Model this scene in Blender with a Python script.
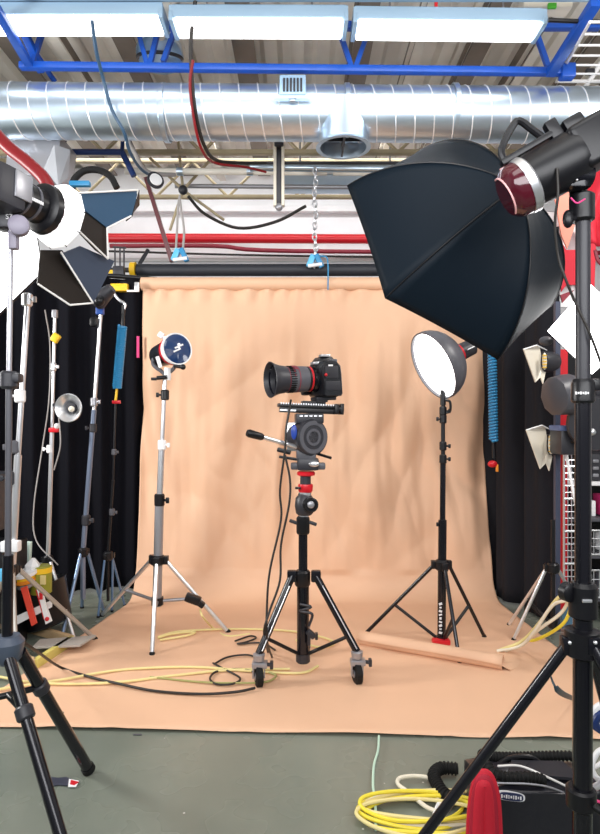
import bpy, bmesh, math, random
from mathutils import Vector, Matrix, noise
random.seed(7)
for o in list(bpy.data.objects): bpy.data.objects.remove(o)
S = bpy.context.scene
COL = S.collection
PI = math.pi
V = Vector
# ------------------------------------------------------------------ camera
F = 600.0; CX = 300.0; CY = 417.0; CH = 1.3
cam = bpy.data.cameras.new('camera'); co = bpy.data.objects.new('camera', cam); COL.objects.link(co)
cam.sensor_fit = 'VERTICAL'; cam.sensor_height = 36; cam.lens = 36*F/834.0
cam.clip_start = .05; cam.clip_end = 60
co.location = (0, 0, CH); co.rotation_euler = (PI/2, 0, 0)
S.camera = co
# ------------------------------------------------------------------ light
w = bpy.data.worlds.new('room_light'); S.world = w; w.use_nodes = True
bg = w.node_tree.nodes['Background']; bg.inputs[0].default_value = (.93, .96, 1, 1); bg.inputs[1].default_value = .34
def area(name, loc, target, sx, sy, power, col=(1, 1, 1)):
    l = bpy.data.lights.new(name, 'AREA'); l.shape = 'RECTANGLE'; l.size = sx; l.size_y = sy; l.energy = power; l.color = col
    o = bpy.data.objects.new(name, l); COL.objects.link(o); o.location = loc
    o.rotation_euler = (V(target)-V(loc)).to_track_quat('-Z', 'Y').to_euler()
    return o
area('front_fill', (0.3, 0.4, 3.7), (0, 3.8, .4), 3, 1.0, 40, (1, .99, .97))  # added fill above the camera to brighten the backdrop
area('left_rake_fill', (-3.4, 2.6, 2.1), (0.6, 4.5, 1.1), .5, .8, 112, (1, .98, .95))  # added raking light that brings out the paper folds, no real window
area('right_fill', (2.6, 2.4, 3.25), (0.7, 4.4, 1.1), .4, .6, 48, (1, .96, .92))  # unseen fill added for the right side of the paper
area('ceiling_fill', (0, -.7, 2.3), (0, 5.0, 4.4), 5, 1.4, 215, (.97, .98, 1))  # light added behind the camera, tilted up to lift the ceiling
area('wall_fill', (0, 5.9, 4.05), (0, 6.6, 2.6), 5, .3, 60, (1, 1, 1))  # hidden light added behind the duct to brighten the back wall
S.view_settings.view_transform = 'Standard'; S.view_settings.look = 'None'
S.view_settings.exposure = -0.32; S.view_settings.gamma = 1; S.view_settings.use_curve_mapping = False

# ------------------------------------------------------------------ helpers
def at(px, py, d): return V(((px-CX)/F*d, d, CH+(CY-py)/F*d))
def fl(px, py, h=0.0):
    d = F*(CH-h)/(py-CY); return V(((px-CX)/F*d, d, h))

MATS = {}
def mat(name, rgb, rough=.5, metal=0, bump=0, bscale=60, var=0, vscale=4, em=0, emc=None, coat=0, trans=0, spec=None):
    m = bpy.data.materials.new(name); m.use_nodes = True; nt = m.node_tree; b = nt.nodes['Principled BSDF']
    b.inputs['Base Color'].default_value = (*rgb, 1); b.inputs['Roughness'].default_value = rough; b.inputs['Metallic'].default_value = metal
    if spec is not None: b.inputs['Specular IOR Level'].default_value = spec
    if coat: b.inputs['Coat Weight'].default_value = coat
    if trans: b.inputs['Transmission Weight'].default_value = trans
    if em:
        b.inputs['Emission Color'].default_value = (*(emc or (1, 1, 1)), 1); b.inputs['Emission Strength'].default_value = em
    tc = nt.nodes.new('ShaderNodeTexCoord')
    if var:
        n = nt.nodes.new('ShaderNodeTexNoise'); n.inputs['Scale'].default_value = vscale; n.inputs['Detail'].default_value = 5
        nt.links.new(tc.outputs['Object'], n.inputs['Vector'])
        r = nt.nodes.new('ShaderNodeValToRGB'); r.color_ramp.elements[0].position = .3; r.color_ramp.elements[1].position = .7
        r.color_ramp.elements[0].color = (*[c*(1-var) for c in rgb], 1); r.color_ramp.elements[1].color = (*[min(1, c*(1+var)) for c in rgb], 1)
        nt.links.new(n.outputs['Fac'], r.inputs['Fac']); nt.links.new(r.outputs['Color'], b.inputs['Base Color'])
    if bump:
        n2 = nt.nodes.new('ShaderNodeTexNoise'); n2.inputs['Scale'].default_value = bscale; n2.inputs['Detail'].default_value = 4
        nt.links.new(tc.outputs['Object'], n2.inputs['Vector'])
        bp = nt.nodes.new('ShaderNodeBump'); bp.inputs['Strength'].default_value = bump; bp.inputs['Distance'].default_value = .01
        nt.links.new(n2.outputs['Fac'], bp.inputs['Height']); nt.links.new(bp.outputs['Normal'], b.inputs['Normal'])
    MATS[name] = m; return m

M_paper = mat('peach_paper', (.75, .465, .30), .6, var=.03, vscale=1.5, bump=.35, bscale=3.5)
M_curt = mat('black_velvet', (.004, .004, .007), .9, bump=.1, bscale=90, spec=.15)
M_curt2 = mat('charcoal_velvet', (.012, .012, .016), .85, bump=.1, bscale=90, spec=.2)
M_white = mat('white_wall_paint', (.82, .82, .84), .6, var=.04)
M_wall2 = mat('grey_wall_paint', (.6, .6, .6), .7, var=.05)
M_deck = mat('cream_roof_deck', (.92, .88, .81), .5, var=.10, vscale=2)
M_beam = mat('shade_taupe_steel', (.20, .165, .135), .5, var=.2, vscale=3)  # dark taupe puts the shade of the beam sides into the colour
M_beamw = mat('cream_steel', (.80, .76, .68), .45, var=.08)
M_beige = mat('tan_steel', (.46, .38, .24), .45, var=.15)
M_blue = mat('royal_blue_paint', (.006, .07, .40), .35, var=.1)
M_navy = mat('navy_paint', (.008, .03, .14), .4)
M_galv = mat('galvanised_steel', (.60, .72, .84), .34, .95, var=.06, vscale=3)
M_seam = mat('bright_steel_seam', (.92, .93, .95), .35, .6)
M_silver = mat('silver_tube', (.78, .79, .82), .28, .85)
M_grey = mat('grey_metal', (.38, .38, .41), .35, .6)
M_dgrey = mat('dark_grey_plastic', (.025, .025, .032), .42)
M_mgrey = mat('mid_grey_plastic', (.09, .09, .105), .4)
M_black = mat('black_plastic', (.005, .005, .007), .35, spec=.4)
M_blackm = mat('black_gloss_metal', (.006, .006, .010), .22, .2, coat=.3, spec=.4)
M_rubber = mat('black_rubber', (.006, .006, .006), .7, spec=.3)
M_red = mat('red_paint', (.62, .01, .02), .35)
M_dred = mat('dark_red_paint', (.25, .012, .03), .4)
M_maroon = mat('maroon_glass', (.07, .004, .012), .15, coat=.6)
M_hose = mat('deep_red_rubber', (.22, .004, .008), .4)
M_redc = mat('red_cloth', (.58, .010, .03), .7, bump=.1)
M_salm = mat('salmon_cloth', (.85, .28, .2), .7, bump=.1)
M_oct = mat('navy_black_fabric', (.004, .009, .0155), .55, bump=.06, bscale=25, spec=.14)
M_teal = mat('blue_black_fabric', (.02, .07, .14), .4, bump=.05, bscale=25)
M_brown = mat('brown_black_fabric', (.016, .011, .008), .5, spec=.3)
M_lit = mat('lit_diffuser', (.9, .9, .9), .6, em=6)
M_litf = mat('lit_tube_cover', (.95, .95, .95), .5, em=6)
M_lit2 = mat('lit_translucent_fabric', (.9, .9, .9), .6, em=1.1)
M_hous = mat('pale_blue_housing', (.32, .47, .62), .35, .2)
M_cream = mat('cream_plastic', (.80, .74, .62), .45)
M_wht = mat('white_plastic', (.85, .85, .86), .4)
M_yel = mat('yellow_plastic', (.9, .55, .02), .4)
M_ycab = mat('pale_yellow_cable', (.80, .68, .30), .5)
M_ycab2 = mat('bright_yellow_cable', (.85, .70, .05), .5)
M_gcab = mat('mint_cable', (.55, .75, .60), .5)
M_ccab = mat('cream_cable', (.78, .72, .58), .5)
M_bcab = mat('black_cable', (.015, .012, .01), .5)
M_cyan = mat('bright_blue_plastic', (.03, .25, .5), .35)
M_cyan2 = mat('light_blue_clamp', (.12, .5, .8), .35)
M_lens = mat('navy_lens_glass', (.012, .04, .13), .12, coat=1)
M_glass = mat('black_lens_glass', (.004, .004, .01), .05, coat=1)
M_cam = mat('camera_body_black', (.006, .007, .011), .38, bump=.15, bscale=160)
M_wood = mat('plywood', (.48, .33, .18), .6, var=.2)
M_orange = mat('orange_tape', (.85, .28, .02), .5)
M_olive = mat('olive_plastic', (.30, .30, .03), .4)
M_mint = mat('pale_green_card', (.62, .78, .72), .6)
M_pink = mat('pink_plastic', (.75, .05, .22), .5)
M_rubred = mat('coral_red_plastic', (.80, .07, .04), .45)
M_cord = mat('grey_cord', (.35, .33, .32), .6)
M_edge = mat('white_piping', (.85, .83, .8), .5)

class MB:
    def __init__(s, M=None): s.v = []; s.f = []; s.m = []; s.M = M; s.mi = 0
    def add(s, vs, fs):
        n = len(s.v); s.v += [(s.M @ V(p)) if s.M else V(p) for p in vs]
        s.f += [[i+n for i in f] for f in fs]; s.m += [s.mi]*len(fs); return s
    def box(s, c, sz, rot=None, bev=0, seg=2):
        bm = bmesh.new(); bmesh.ops.create_cube(bm, size=1)
        for q in bm.verts: q.co = V((q.co.x*sz[0], q.co.y*sz[1], q.co.z*sz[2]))
        if bev: bmesh.ops.bevel(bm, geom=list(bm.edges), offset=bev, segments=seg, affect='EDGES', profile=.6)
        R = rot if rot is not None else Matrix.Identity(3)
        bm.verts.index_update()
        vs = [R @ q.co + V(c) for q in bm.verts]; fs = [[q.index for q in f.verts] for f in bm.faces]
        bm.free(); return s.add(vs, fs)
    def lathe(s, prof, p0, axis, n=20, caps=True):
        ax = V(axis).normalized(); u = ax.orthogonal().normalized()
        if abs(ax.z) < .95: u = ax.cross(V((0, 0, 1))).normalized()
        v = ax.cross(u); vs = []; fs = []
        for (t, r) in prof:
            for k in range(n):
                a = 2*PI*k/n; vs.append(V(p0)+ax*t+(u*math.cos(a)+v*math.sin(a))*r)
        for i in range(len(prof)-1):
            for k in range(n):
                a = i*n+k; b = i*n+(k+1) % n; fs.append([a, b, b+n, a+n])
        if caps:
            if prof[0][1] > 1e-5: fs.append(list(range(n))[::-1])
            if prof[-1][1] > 1e-5: fs.append([len(prof)*n-n+k for k in range(n)])
        return s.add(vs, fs)
    def cyl(s, p0, p1, r0, r1=None, n=14):
        d = V(p1)-V(p0); return s.lathe([(0, r0), (d.length, r0 if r1 is None else r1)], p0, d, n)
    def sph(s, c, r, sc=(1, 1, 1), n=14):
        prof = [(-math.cos(PI*i/8)*r, max(1e-6, math.sin(PI*i/8)*r)) for i in range(9)]
        b = MB(); b.lathe(prof, (0, 0, 0), (0, 0, 1), n, False)
        return s.add([V((p.x*sc[0], p.y*sc[1], p.z*sc[2]))+V(c) for p in b.v], b.f)
    def tube(s, pts, r, n=8, closed=False, sub=6, flat=1.0):
        pts = [V(p) for p in pts]
        if sub and len(pts) > 2:
            q = []; N = len(pts); rng = range(N if closed else N-1)
            for i in rng:
                a = pts[(i-1) % N] if (closed or i > 0) else pts[0]*2-pts[1]
                b = pts[i]; c = pts[(i+1) % N]; d = pts[(i+2) % N] if (closed or i+2 < N) else c*2-b
                for k in range(sub):
                    t = k/sub; q.append(.5*((2*b)+(c-a)*t+(2*a-5*b+4*c-d)*t*t+(3*b-a-3*c+d)*t**3))
            if not closed: q.append(pts[-1])
            pts = q
        N = len(pts); T = []
        for i in range(N):
            a = pts[(i-1) % N] if (closed or i) else pts[0]; b = pts[(i+1) % N] if (closed or i < N-1) else pts[-1]
            d = b-a; T.append(d.normalized() if d.length > 1e-9 else V((0, 0, 1)))
        u = T[0].orthogonal().normalized()
        if flat != 1.0: u = T[0].cross(V((0, 0, 1))).normalized()
        vs = []; fs = []
        for i in range(N):
            u = (u-T[i]*u.dot(T[i])).normalized(); v = T[i].cross(u)
            rr = r[i*len(r)//N] if isinstance(r, (list, tuple)) else r
            for k in range(n):
                a = 2*PI*k/n; vs.append(pts[i]+(u*math.cos(a)+v*math.sin(a)*flat)*rr)
        for i in range(N if closed else N-1):
            for k in range(n):
                a = i*n+k; b = i*n+(k+1) % n; j = ((i+1) % N)*n; fs.append([a, b, j+(k+1) % n, j+k])
        if not closed: fs.append(list(range(n))[::-1]); fs.append([N*n-n+k for k in range(n)])
        return s.add(vs, fs)
    def slab(s, pts, th, nrm=None):
        pts = [V(p) for p in pts]; n = len(pts)
        if nrm is None:
            nrm = V((0, 0, 0))
            for i in range(n): nrm += pts[i].cross(pts[(i+1) % n])
            if nrm.length < 1e-12: nrm = V((0, -1, 0))
            nrm.normalize()
        o = V(nrm)*th*.5
        fs = [list(range(n)), [2*n-1-i for i in range(n)]]
        for i in range(n): j = (i+1) % n; fs.append([i, i+n, j+n, j])
        return s.add([p+o for p in pts]+[p-o for p in pts], fs)
    def grid(s, fn, nu, nv):
        vs = [fn(i/nu, j/nv) for j in range(nv+1) for i in range(nu+1)]
        fs = [[j*(nu+1)+i, j*(nu+1)+i+1, (j+1)*(nu+1)+i+1, (j+1)*(nu+1)+i] for j in range(nv) for i in range(nu)]
        return s.add(vs, fs)
    def build(s, name, mats, parent=None, label=None, cat=None, group=None, kind=None, origin=None, solid=0, angle=38):
        if not isinstance(mats, (list, tuple)): mats = [mats]
        if parent is not None:
            r = parent
            while r.parent: r = r.parent
            off = V(r.location)
        else:
            if origin is None:
                xs = [p.x for p in s.v]; ys = [p.y for p in s.v]; zs = [p.z for p in s.v]
                off = V(((min(xs)+max(xs))/2, (min(ys)+max(ys))/2, min(zs)))
            else: off = V(origin)
        me = bpy.data.meshes.new(name)
        me.from_pydata([tuple(p-off) for p in s.v], [], s.f)
        for m in mats: me.materials.append(m)
        for p, k in zip(me.polygons, s.m): p.material_index = min(k, len(mats)-1)
        bm = bmesh.new(); bm.from_mesh(me); bmesh.ops.recalc_face_normals(bm, faces=bm.faces)
        for f in bm.faces: f.smooth = True
        for e in bm.edges:
            if len(e.link_faces) == 2 and e.calc_face_angle(0) > math.radians(angle): e.smooth = False
        bm.to_mesh(me); bm.free()
        o = bpy.data.objects.new(name, me); COL.objects.link(o)
        if parent is not None: o.parent = parent
        else: o.location = off
        if solid:
            md = o.modifiers.new('thickness', 'SOLIDIFY'); md.thickness = solid; md.offset = 0
        for k, x in (('label', label), ('category', cat), ('group', group), ('kind', kind)):
            if x: o[k] = x
        return o

def thing(name, label, cat, loc, group=None):
    o = bpy.data.objects.new(name, None); COL.objects.link(o); o.location = V(loc); o.empty_display_size = .05
    o['label'] = label; o['category'] = cat
    if group: o['group'] = group
    bpy.context.view_layer.update() if False else None
    return o
def frame(o, x, z=(0, 0, 1)):            # local frame: X along x, Z near z
    X = V(x).normalized(); Y = V(z).cross(X).normalized(); Z = X.cross(Y)
    m = Matrix(((X.x, Y.x, Z.x, o[0]), (X.y, Y.y, Z.y, o[1]), (X.z, Y.z, Z.z, o[2]), (0, 0, 0, 1)))
    return m

# ------------------------------------------------------------------ the setting
def floor_mat():
    m = mat('green_grey_epoxy', (.215, .225, .19), .22); nt = m.node_tree; b = nt.nodes['Principled BSDF']
    tc = nt.nodes.new('ShaderNodeTexCoord')
    n = nt.nodes.new('ShaderNodeTexNoise'); n.inputs['Scale'].default_value = 1.3; n.inputs['Detail'].default_value = 6
    nt.links.new(tc.outputs['Object'], n.inputs['Vector'])
    r = nt.nodes.new('ShaderNodeValToRGB'); r.color_ramp.elements[0].color = (.155, .178, .148, 1); r.color_ramp.elements[1].color = (.215, .232, .19, 1)
    r.color_ramp.elements[0].position = .35; r.color_ramp.elements[1].position = .65
    nt.links.new(n.outputs['Fac'], r.inputs['Fac'])
    v = nt.nodes.new('ShaderNodeTexVoronoi'); v.inputs['Scale'].default_value = 9
    nt.links.new(tc.outputs['Object'], v.inputs['Vector'])
    lt = nt.nodes.new('ShaderNodeMath'); lt.operation = 'LESS_THAN'; lt.inputs[1].default_value = .035
    nt.links.new(v.outputs['Distance'], lt.inputs[0])
    mx = nt.nodes.new('ShaderNodeMix'); mx.data_type = 'RGBA'
    nt.links.new(lt.outputs[0], mx.inputs['Factor']); nt.links.new(r.outputs['Color'], mx.inputs[6]); mx.inputs[7].default_value = (.6, .62, .58, 1)
    nt.links.new(mx.outputs[2], b.inputs['Base Color'])
    n3 = nt.nodes.new('ShaderNodeTexNoise'); n3.inputs['Scale'].default_value = 5
    nt.links.new(tc.outputs['Object'], n3.inputs['Vector'])
    mr = nt.nodes.new('ShaderNodeMapRange'); mr.inputs['To Min'].default_value = .16; mr.inputs['To Max'].default_value = .38
    nt.links.new(n3.outputs['Fac'], mr.inputs['Value']); nt.links.new(mr.outputs[0], b.inputs['Roughness'])
    return m
def struct(name, mb, m): return mb.build(name, m, kind='structure')
struct('floor', MB().box((0, 3, -.05), (8.4, 8.4, .1)), floor_mat())
struct('wall_back', MB().box((0, 7.1, 2.0), (8.4, .2, 4.4)), M_white)
struct('wall_left', MB().box((-4.1, 3, 2.0), (.2, 8.0, 4.4)), M_wall2)
struct('wall_right', MB().box((4.1, 3, 2.0), (.2, 8.0, 4.4)), M_wall2)
# corrugated deck
c = MB(); prof = []
x = -4.2
while x < 4.2:
    prof += [(x, 4.20), (x+.10, 4.20), (x+.14, 4.24), (x+.24, 4.24)]; x += .28
vs = []; fs = []
for i, (a, z) in enumerate(prof): vs += [(a, 1.0, z), (a, 7.2, z), (a, 7.2, z+.1), (a, 1.0, z+.1)]
for i in range(len(prof)-1):
    for k in range(4): a = i*4+k; b = i*4+(k+1) % 4; fs.append([a, b, b+4, a+4])
c.add(vs, fs); struct('ceiling', c, M_deck)
# wall panel ledge under the roof
struct('trim_1', MB().box((0, 6.95, 3.70), (8.2, .1, .07), bev=.01), M_white)
struct('trim_2', MB().box((0, 6.96, 3.12), (8.2, .07, .04), bev=.01), M_wall2)

# roof beams running away from the camera, z-purlins
def beam_mesh(x, dz, wdt):
    b = MB()
    b.box((x, 4.1, 4.19-dz/2), (.02, 5.6, dz)); b.mi = 1; b.box((x+wdt/2-.01, 4.1, 4.19-dz), (wdt, 5.6, .018)); b.box((x-.025, 4.1, 4.185-dz+.03), (.03, 5.6, .012))
    return b
for i in range(17):
    x = -3.55+i*.44
    if i % 2 == 0:
        o = beam_mesh(x, .17, .07).build('roof_beam', [M_beam, M_beamw], label='steel roof beam with shade painted taupe on its side, running from front to back under the cream deck', cat='beam', group='roof beams with painted shade')
    else:
        o = beam_mesh(x, .11, .14).build('roof_beam', [M_beamw, M_beam], label='cream steel roof beam running from front to back between shade-painted taupe ones', cat='beam', group='cream roof beams')

# open web joists across
def joist(name, label, zt, zb, y, x0, x1, step, m, group=None, r=.014):
    t = thing(name, label, 'truss', ((x0+x1)/2, y, zb), group)
    b = MB(); b.box(((x0+x1)/2, y, zb), (x1-x0, .05, .035), bev=.004); b.build('bottom_chord', m, t)
    b = MB(); b.box(((x0+x1)/2, y, zt), (x1-x0, .05, .035), bev=.004); b.build('top_chord', m, t)
    x = x0; up = True
    while x+step <= x1+1e-6:
        b = MB(); b.cyl((x, y, zb if up else zt), (x+step, y, zt if up else zb), r); b.build('web_bar', m, t); x += step; up = not up
    return t
joist('roof_truss', 'tan open-web roof truss crossing above the white wall, nearest the wall', 3.86, 3.50, 6.0, -3.6, 3.6, .36, M_beige)
joist('roof_truss', 'tan open-web roof truss just behind the round duct', 3.86, 3.46, 4.9, -3.2, 3.2, .4, M_beige)

# blue truss in front of the duct
D = 3.9
t = thing('blue_truss', 'royal blue steel truss across the ceiling in front of the round duct', 'truss', at(294, 68, D))
def bar(t, a, b, r, m, name='web_bar'): MB().cyl(a, b, r).build(name, m, t)
MB().box((at(20, 66, D)+at(566, 72, D))/2, ((at(566, 72, D)-at(20, 66, D)).length, .05, .042), rot=Matrix.Rotation(math.atan2(6, 546), 3, 'Y'), bev=.006).build('bottom_chord', M_blue, t)
for (a, b, c2, d2) in ((32, 64, 44, 27), (147, 64, 137, 27), (150, 64, 159, 27), (163, 62, 176, 27), (351, 66, 338, 27), (356, 66, 370, 27), (549, 70, 534, 27)):
    MB().box((at(a, b, D)+at(c2, d2, D))/2, (.03, .03, (at(a, b, D)-at(c2, d2, D)).length), rot=(at(c2, d2, D)-at(a, b, D)).to_track_quat('Z', 'Y').to_matrix()).build('web_bar', M_blue, t)
for (a, b, d1, c2, d2, dd, th) in ((30, 66, D, -10, -2, 3.3, .05), (42, 72, D+.1, 14, 10, 3.7, .05), (55, 82, D+.2, 20, 30, 3.9, .03), (550, 74, D, 596, 2, 3.3, .06)):
    p = at(a, b, d1); q = at(c2, d2, dd)
    MB().box((p+q)/2, (th, th*.8, (p-q).length), rot=(q-p).to_track_quat('Z', 'Y').to_matrix(), bev=.005).build('brace', M_blue, t)
MB().box(at(567, 72, D), (.09, .07, .09), bev=.008).build('end_plate', M_blue, t)
# hidden upper chord of this truss
MB().box((0, D, 3.84), (3.9, .05, .045), bev=.006).build('top_chord', M_blue, t)

# navy truss below the duct at left
D = 4.5
t = thing('navy_truss', 'navy steel truss below the duct at the upper left', 'truss', at(70, 151, D))
for (a, b, c2, d2, r) in ((18, 152, 122, 152, .022), (14, 134, 62, 151, .02), (70, 128, 60, 150, .018), (122, 152, 134, 176, .022), (18, 134, 18, 152, .015), (14, 134, 124, 122, .02), (122,152,124,122,.015)):
    bar(t, at(a, b, D), at(c2, d2, D), r, M_navy, 'truss_bar')

# ------------------------------------------------------------------ duct
D = 4.05; R = .176
zc = CH+(CY-109)/F*D
t = thing('round_duct', 'galvanised spiral round air duct running across under the ceiling', 'duct', (0, D, zc-R))
b = MB()
b.lathe([(0, R), (7.6, R)], (-3.8, D, zc), (1, 0, -.008), 48); b.build('tube', M_galv, t)
b = MB(); pts = []
for k in range(0, 60*24+1):
    a = 2*PI*k/24; x = -3.7+.125*k/24; pts.append((x, D+math.cos(a)*(R+.001), zc-.008*(x+3.8)+math.sin(a)*(R+.001)))
b.tube(pts, .0042, 5, sub=0); b.build('spiral_seam', M_seam, t)
for px in (166, 346, 452):
    x = (px-CX)/F*D
    b = MB(); b.lathe([(-.02, R+.001), (-.015, R+.008), (.015, R+.008), (.02, R+.001)], (x, D, zc-.03), (1, 0, -.008), 48, False); b.build('joint_collar', M_galv, t)
# drop outlet
xb = (343-CX)/F*D; zb = CH+(CY-150)/F*D
b = MB(); b.lathe([(zc+.02, .155), (zb+.03, .165), (zb, .182), (zb-.004, .182), (zb-.004, .15), (zb+.03, .15), (zc-.05, .145)][0:0] or [(0, .160), (zc-zb-.03, .164), (zc-zb-.012, .170), (zc-zb, .184), (zc-zb, .155), (zc-zb-.05, .150), (.05, .150)], (xb, D-.03, zc), (0, 0, -1), 40, False)
oo = b.build('drop_outlet', M_galv, t)
b = MB()
for k in range(2):
    b.box((xb, D-.03, zb+.09), (.30 if k == 0 else .006, .006 if k == 0 else .30, .09))
b.box((xb, D-.03, zb+.02), (.012, .31, .03)); b.build('damper_blade', M_dgrey, oo)
MB().lathe([(0, .148), (.004, .148)], (xb, D-.03, zc-.06), (0, 0, -1), 30).build('dark_liner', M_black, oo)
# grille
xg = (293-CX)/F*D
g = MB(); g.box((xg, D-R*.98, zc+.045), (.17, .06, .17), rot=Matrix.Rotation(-.35, 3, 'X'), bev=.006); g = g.build('grille', M_hous, t)
b = MB()
for k in range(6): b.box((xg-.055+.022*k, D-R*.98-.032, zc+.05), (.013, .01, .11), rot=Matrix.Rotation(-.35, 3, 'X'))
b.build('grille_slots', M_dgrey, g)
b = MB(); b.slab([(xg-.13, D-R-.075, zc-.052), (xg+.13, D-R-.075, zc-.052), (xg+.10, D-R+.0, zc-.035), (xg-.10, D-R+.0, zc-.035)], .014); b.box((xg, D-R-.05, zc-.062), (.04, .03, .02), bev=.006); b.build('grille_lip', M_galv, g)

# ------------------------------------------------------------------ fluorescent fixtures
def fixture(x0, x1, z, tilt, label):
    Y = 3.6; L = x1-x0; t = thing('fluorescent_fixture', label, 'ceiling light', ((x0+x1)/2, Y, z))
    R3 = Matrix.Rotation(tilt, 3, 'Y'); C0 = V(((x0+x1)/2, Y, z))
    b = MB(); b.box(C0+V((0, 0, .045)), (L, .19, .07), rot=R3, bev=.006); b.box(C0+V((0, 0, .095)), (L*.98, .1, .04), rot=R3, bev=.006); b.build('housing', M_hous, t)
    b = MB(); b.box(C0+V((0, 0, .004)), (L-.06, .168, .03), rot=R3, bev=.008); b.build('diffuser', M_litf, t)
    for sx in (-1, 1):
        b = MB(); b.box(C0+V((sx*(L/2-.012), 0, .015))+V((0, 0, -sx*L/2*math.sin(tilt))), (.026, .195, .055), rot=R3, bev=.005); b.build('end_cap', M_hous, t)
        b = MB(); b.cyl(C0+V((sx*L*.3, 0, .1)), C0+V((sx*L*.3, 0, .5)), .006); b.build('hanger', M_grey, t)
s_ = 3.6/F
zf = CH+(CY-28)/F*3.6
fixture((-40-CX)*s_, (166-CX)*s_, zf+.012, 0, 'lit white fluorescent ceiling fixture at the left, leftmost of the three')
fixture((172-CX)*s_, (347-CX)*s_, zf-.005, .004, 'lit white fluorescent ceiling fixture in the middle of the row of three')
fixture((352-CX)*s_, (541-CX)*s_, zf-.02, .012, 'lit white fluorescent ceiling fixture at the right, rightmost of the three')
# conduit rails above fixtures
b = MB(); b.box((0, 3.5, CH+(CY-6)/F*3.5+.05), (4.0, .04, .03), bev=.004); b.build('mounting_rail', M_hous, label='pale blue mounting rail along the top of the lit ceiling fixtures', cat='rail')
# electric box above right fixture
t = thing('junction_box', 'small cream junction box with green plug above the right ceiling fixture', 'junction box', at(547, 6, 3.7))
MB().box(at(545, 4, 3.7), (.30, .1, .10), bev=.008).build('box', M_cream, t)
MB().box(at(552, 6, 3.64), (.05, .02, .03), bev=.003).build('green_plug', mat('green_plastic', (.08, .5, .03), .4), t)
# wire cable tray upper right
t = thing('cable_tray', 'white wire cable tray climbing beside the blue brace at the upper right', 'cable tray', at(575, 60, 3.6))
for k, dx in enumerate((0, .34)):
    p = at(590, 22, 3.3)+V((dx, 0, 0)); q = at(556, 82, 4.2)+V((dx, 0, 0)); MB().cyl(p, q, .009).build('rail', M_wht, t)
for k in range(7):
    f_ = k/6; p = at(590, 22, 3.3).lerp(at(556, 82, 4.2), f_); MB().cyl(p, p+V((.34, 0, 0)), .007).build('rung', M_wht, t)
b = MB(); b.tube([at(548, 20, 3.45), at(570, 21, 3.45), at(604, 22, 3.45), at(640, 22, 3.45)], .012); b.build('black_conduit', M_black, label='black conduit running right from the end of the right ceiling fixture', cat='conduit')
t = thing('pipe_hanger', 'white pipe hanger with bolts under the cable tray at the upper right', 'pipe hanger', at(590, 75, 4.3))
MB().cyl(at(560, 81, 4.3), at(640, 82, 4.3), .012).build('rod', M_wht, t)
MB().cyl(at(582, 92, 4.3), at(602, 62, 4.3), .018).build('arm', M_wht, t)
MB().box(at(590, 72, 4.28), (.06, .03, .04), bev=.005).build('bolt', M_dgrey, t)
# red hanging strap top
b = MB(); b.box(at(436, 4, 3.9), (.02, .01, .12)); b.build('red_tag', M_red, label='small red tag above the right ceiling fixture', cat='tag')
# high bay bowl lamp above the blue truss
D = 4.25; p = at(160, 52, D)
t = thing('bowl_lamp', 'round silver bowl lamp with black rim behind the blue truss', 'lamp', p)
MB().lathe([(0, .03), (.03, .10), (.10, .15), (.17, .165), (.172, .155), (.10, .14), (.04, .09)], p+V((0, .02, .12)), (.05, -.35, -1), 28, False).build('bowl', M_galv, t)
pts = [p+V((.155*math.cos(a), .155*math.sin(a), -.045+.05*math.sin(a))) for a in [2*PI*k/16 for k in range(16)]]
MB().tube(pts, .012, closed=True, sub=2).build('rim', M_dgrey, t)
MB().cyl(p+V((0, 0, .12)), p+V((0, 0, .36)), .012).build('stem', M_grey, t)

# ------------------------------------------------------------------ pipes and struts near the back wall
def solo_tube(name, pts, r, m, label, cat, n=10, sub=6, group=None, flat=1.0): return MB().tube(pts, r, n, sub=sub, flat=flat).build(name, m, label=label, cat=cat, group=group)
solo_tube('red_pipe', [at(90, 238, 6.75), at(640, 240, 6.75)], .052, M_red, 'thick bright red sprinkler pipe along the white back wall', 'pipe', 16)
solo_tube('red_pipe', [at(110, 246, 6.7), at(215, 246, 6.7), at(290, 251, 6.7), at(640, 253, 6.7)], .024, M_dred, 'thin dark red pipe just below the thick red sprinkler pipe', 'pipe')
solo_tube('wall_cable', [at(100, 251, 6.72), at(300, 256, 6.72), at(640, 259, 6.72)], .012, M_bcab, 'thin black cable along the white wall below the red pipes', 'cable')
t = thing('conduit_pipe', 'long white conduit crossing below the duct', 'pipe', at(300, 172, 4.75))
MB().cyl(at(125, 171, 4.75), at(640, 174, 4.75), .026).build('pipe', M_beamw, t)
for px in (180, 250, 330, 420): MB().cyl(at(px-3, 171.5, 4.75), at(px+3, 171.5, 4.75), .033).build('coupling', M_galv, t)
solo_tube('conduit_pipe', [at(250, 167, 4.7), at(400, 169, 4.7)], .03, M_galv, 'short thick galvanised pipe lying above the white conduit by the duct outlet', 'pipe', 14)
solo_tube('conduit_pipe', [at(175, 186, 5.1), at(640, 189, 5.1)], .018, M_grey, 'thin grey conduit just below the long white conduit', 'pipe')
solo_tube('conduit_pipe', [at(258, 163, 4.6), at(640, 163, 4.6)], .012, M_dgrey, 'thin dark grey conduit above the white one, right of the cream channel', 'pipe')
t = thing('wide_channel', 'wide galvanised channel behind the conduits under the duct outlet', 'channel', at(345, 190, 5.3))
MB().box(at(345, 182, 5.3), (1.25, .12, .17), bev=.01).build('channel', M_galv, t)
for px in (300, 390): MB().cyl(at(px, 174, 5.3), V((at(px, 0, 5.3).x, 5.3, 4.2)), .008).build('hanger_rod', M_grey, t)
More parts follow.
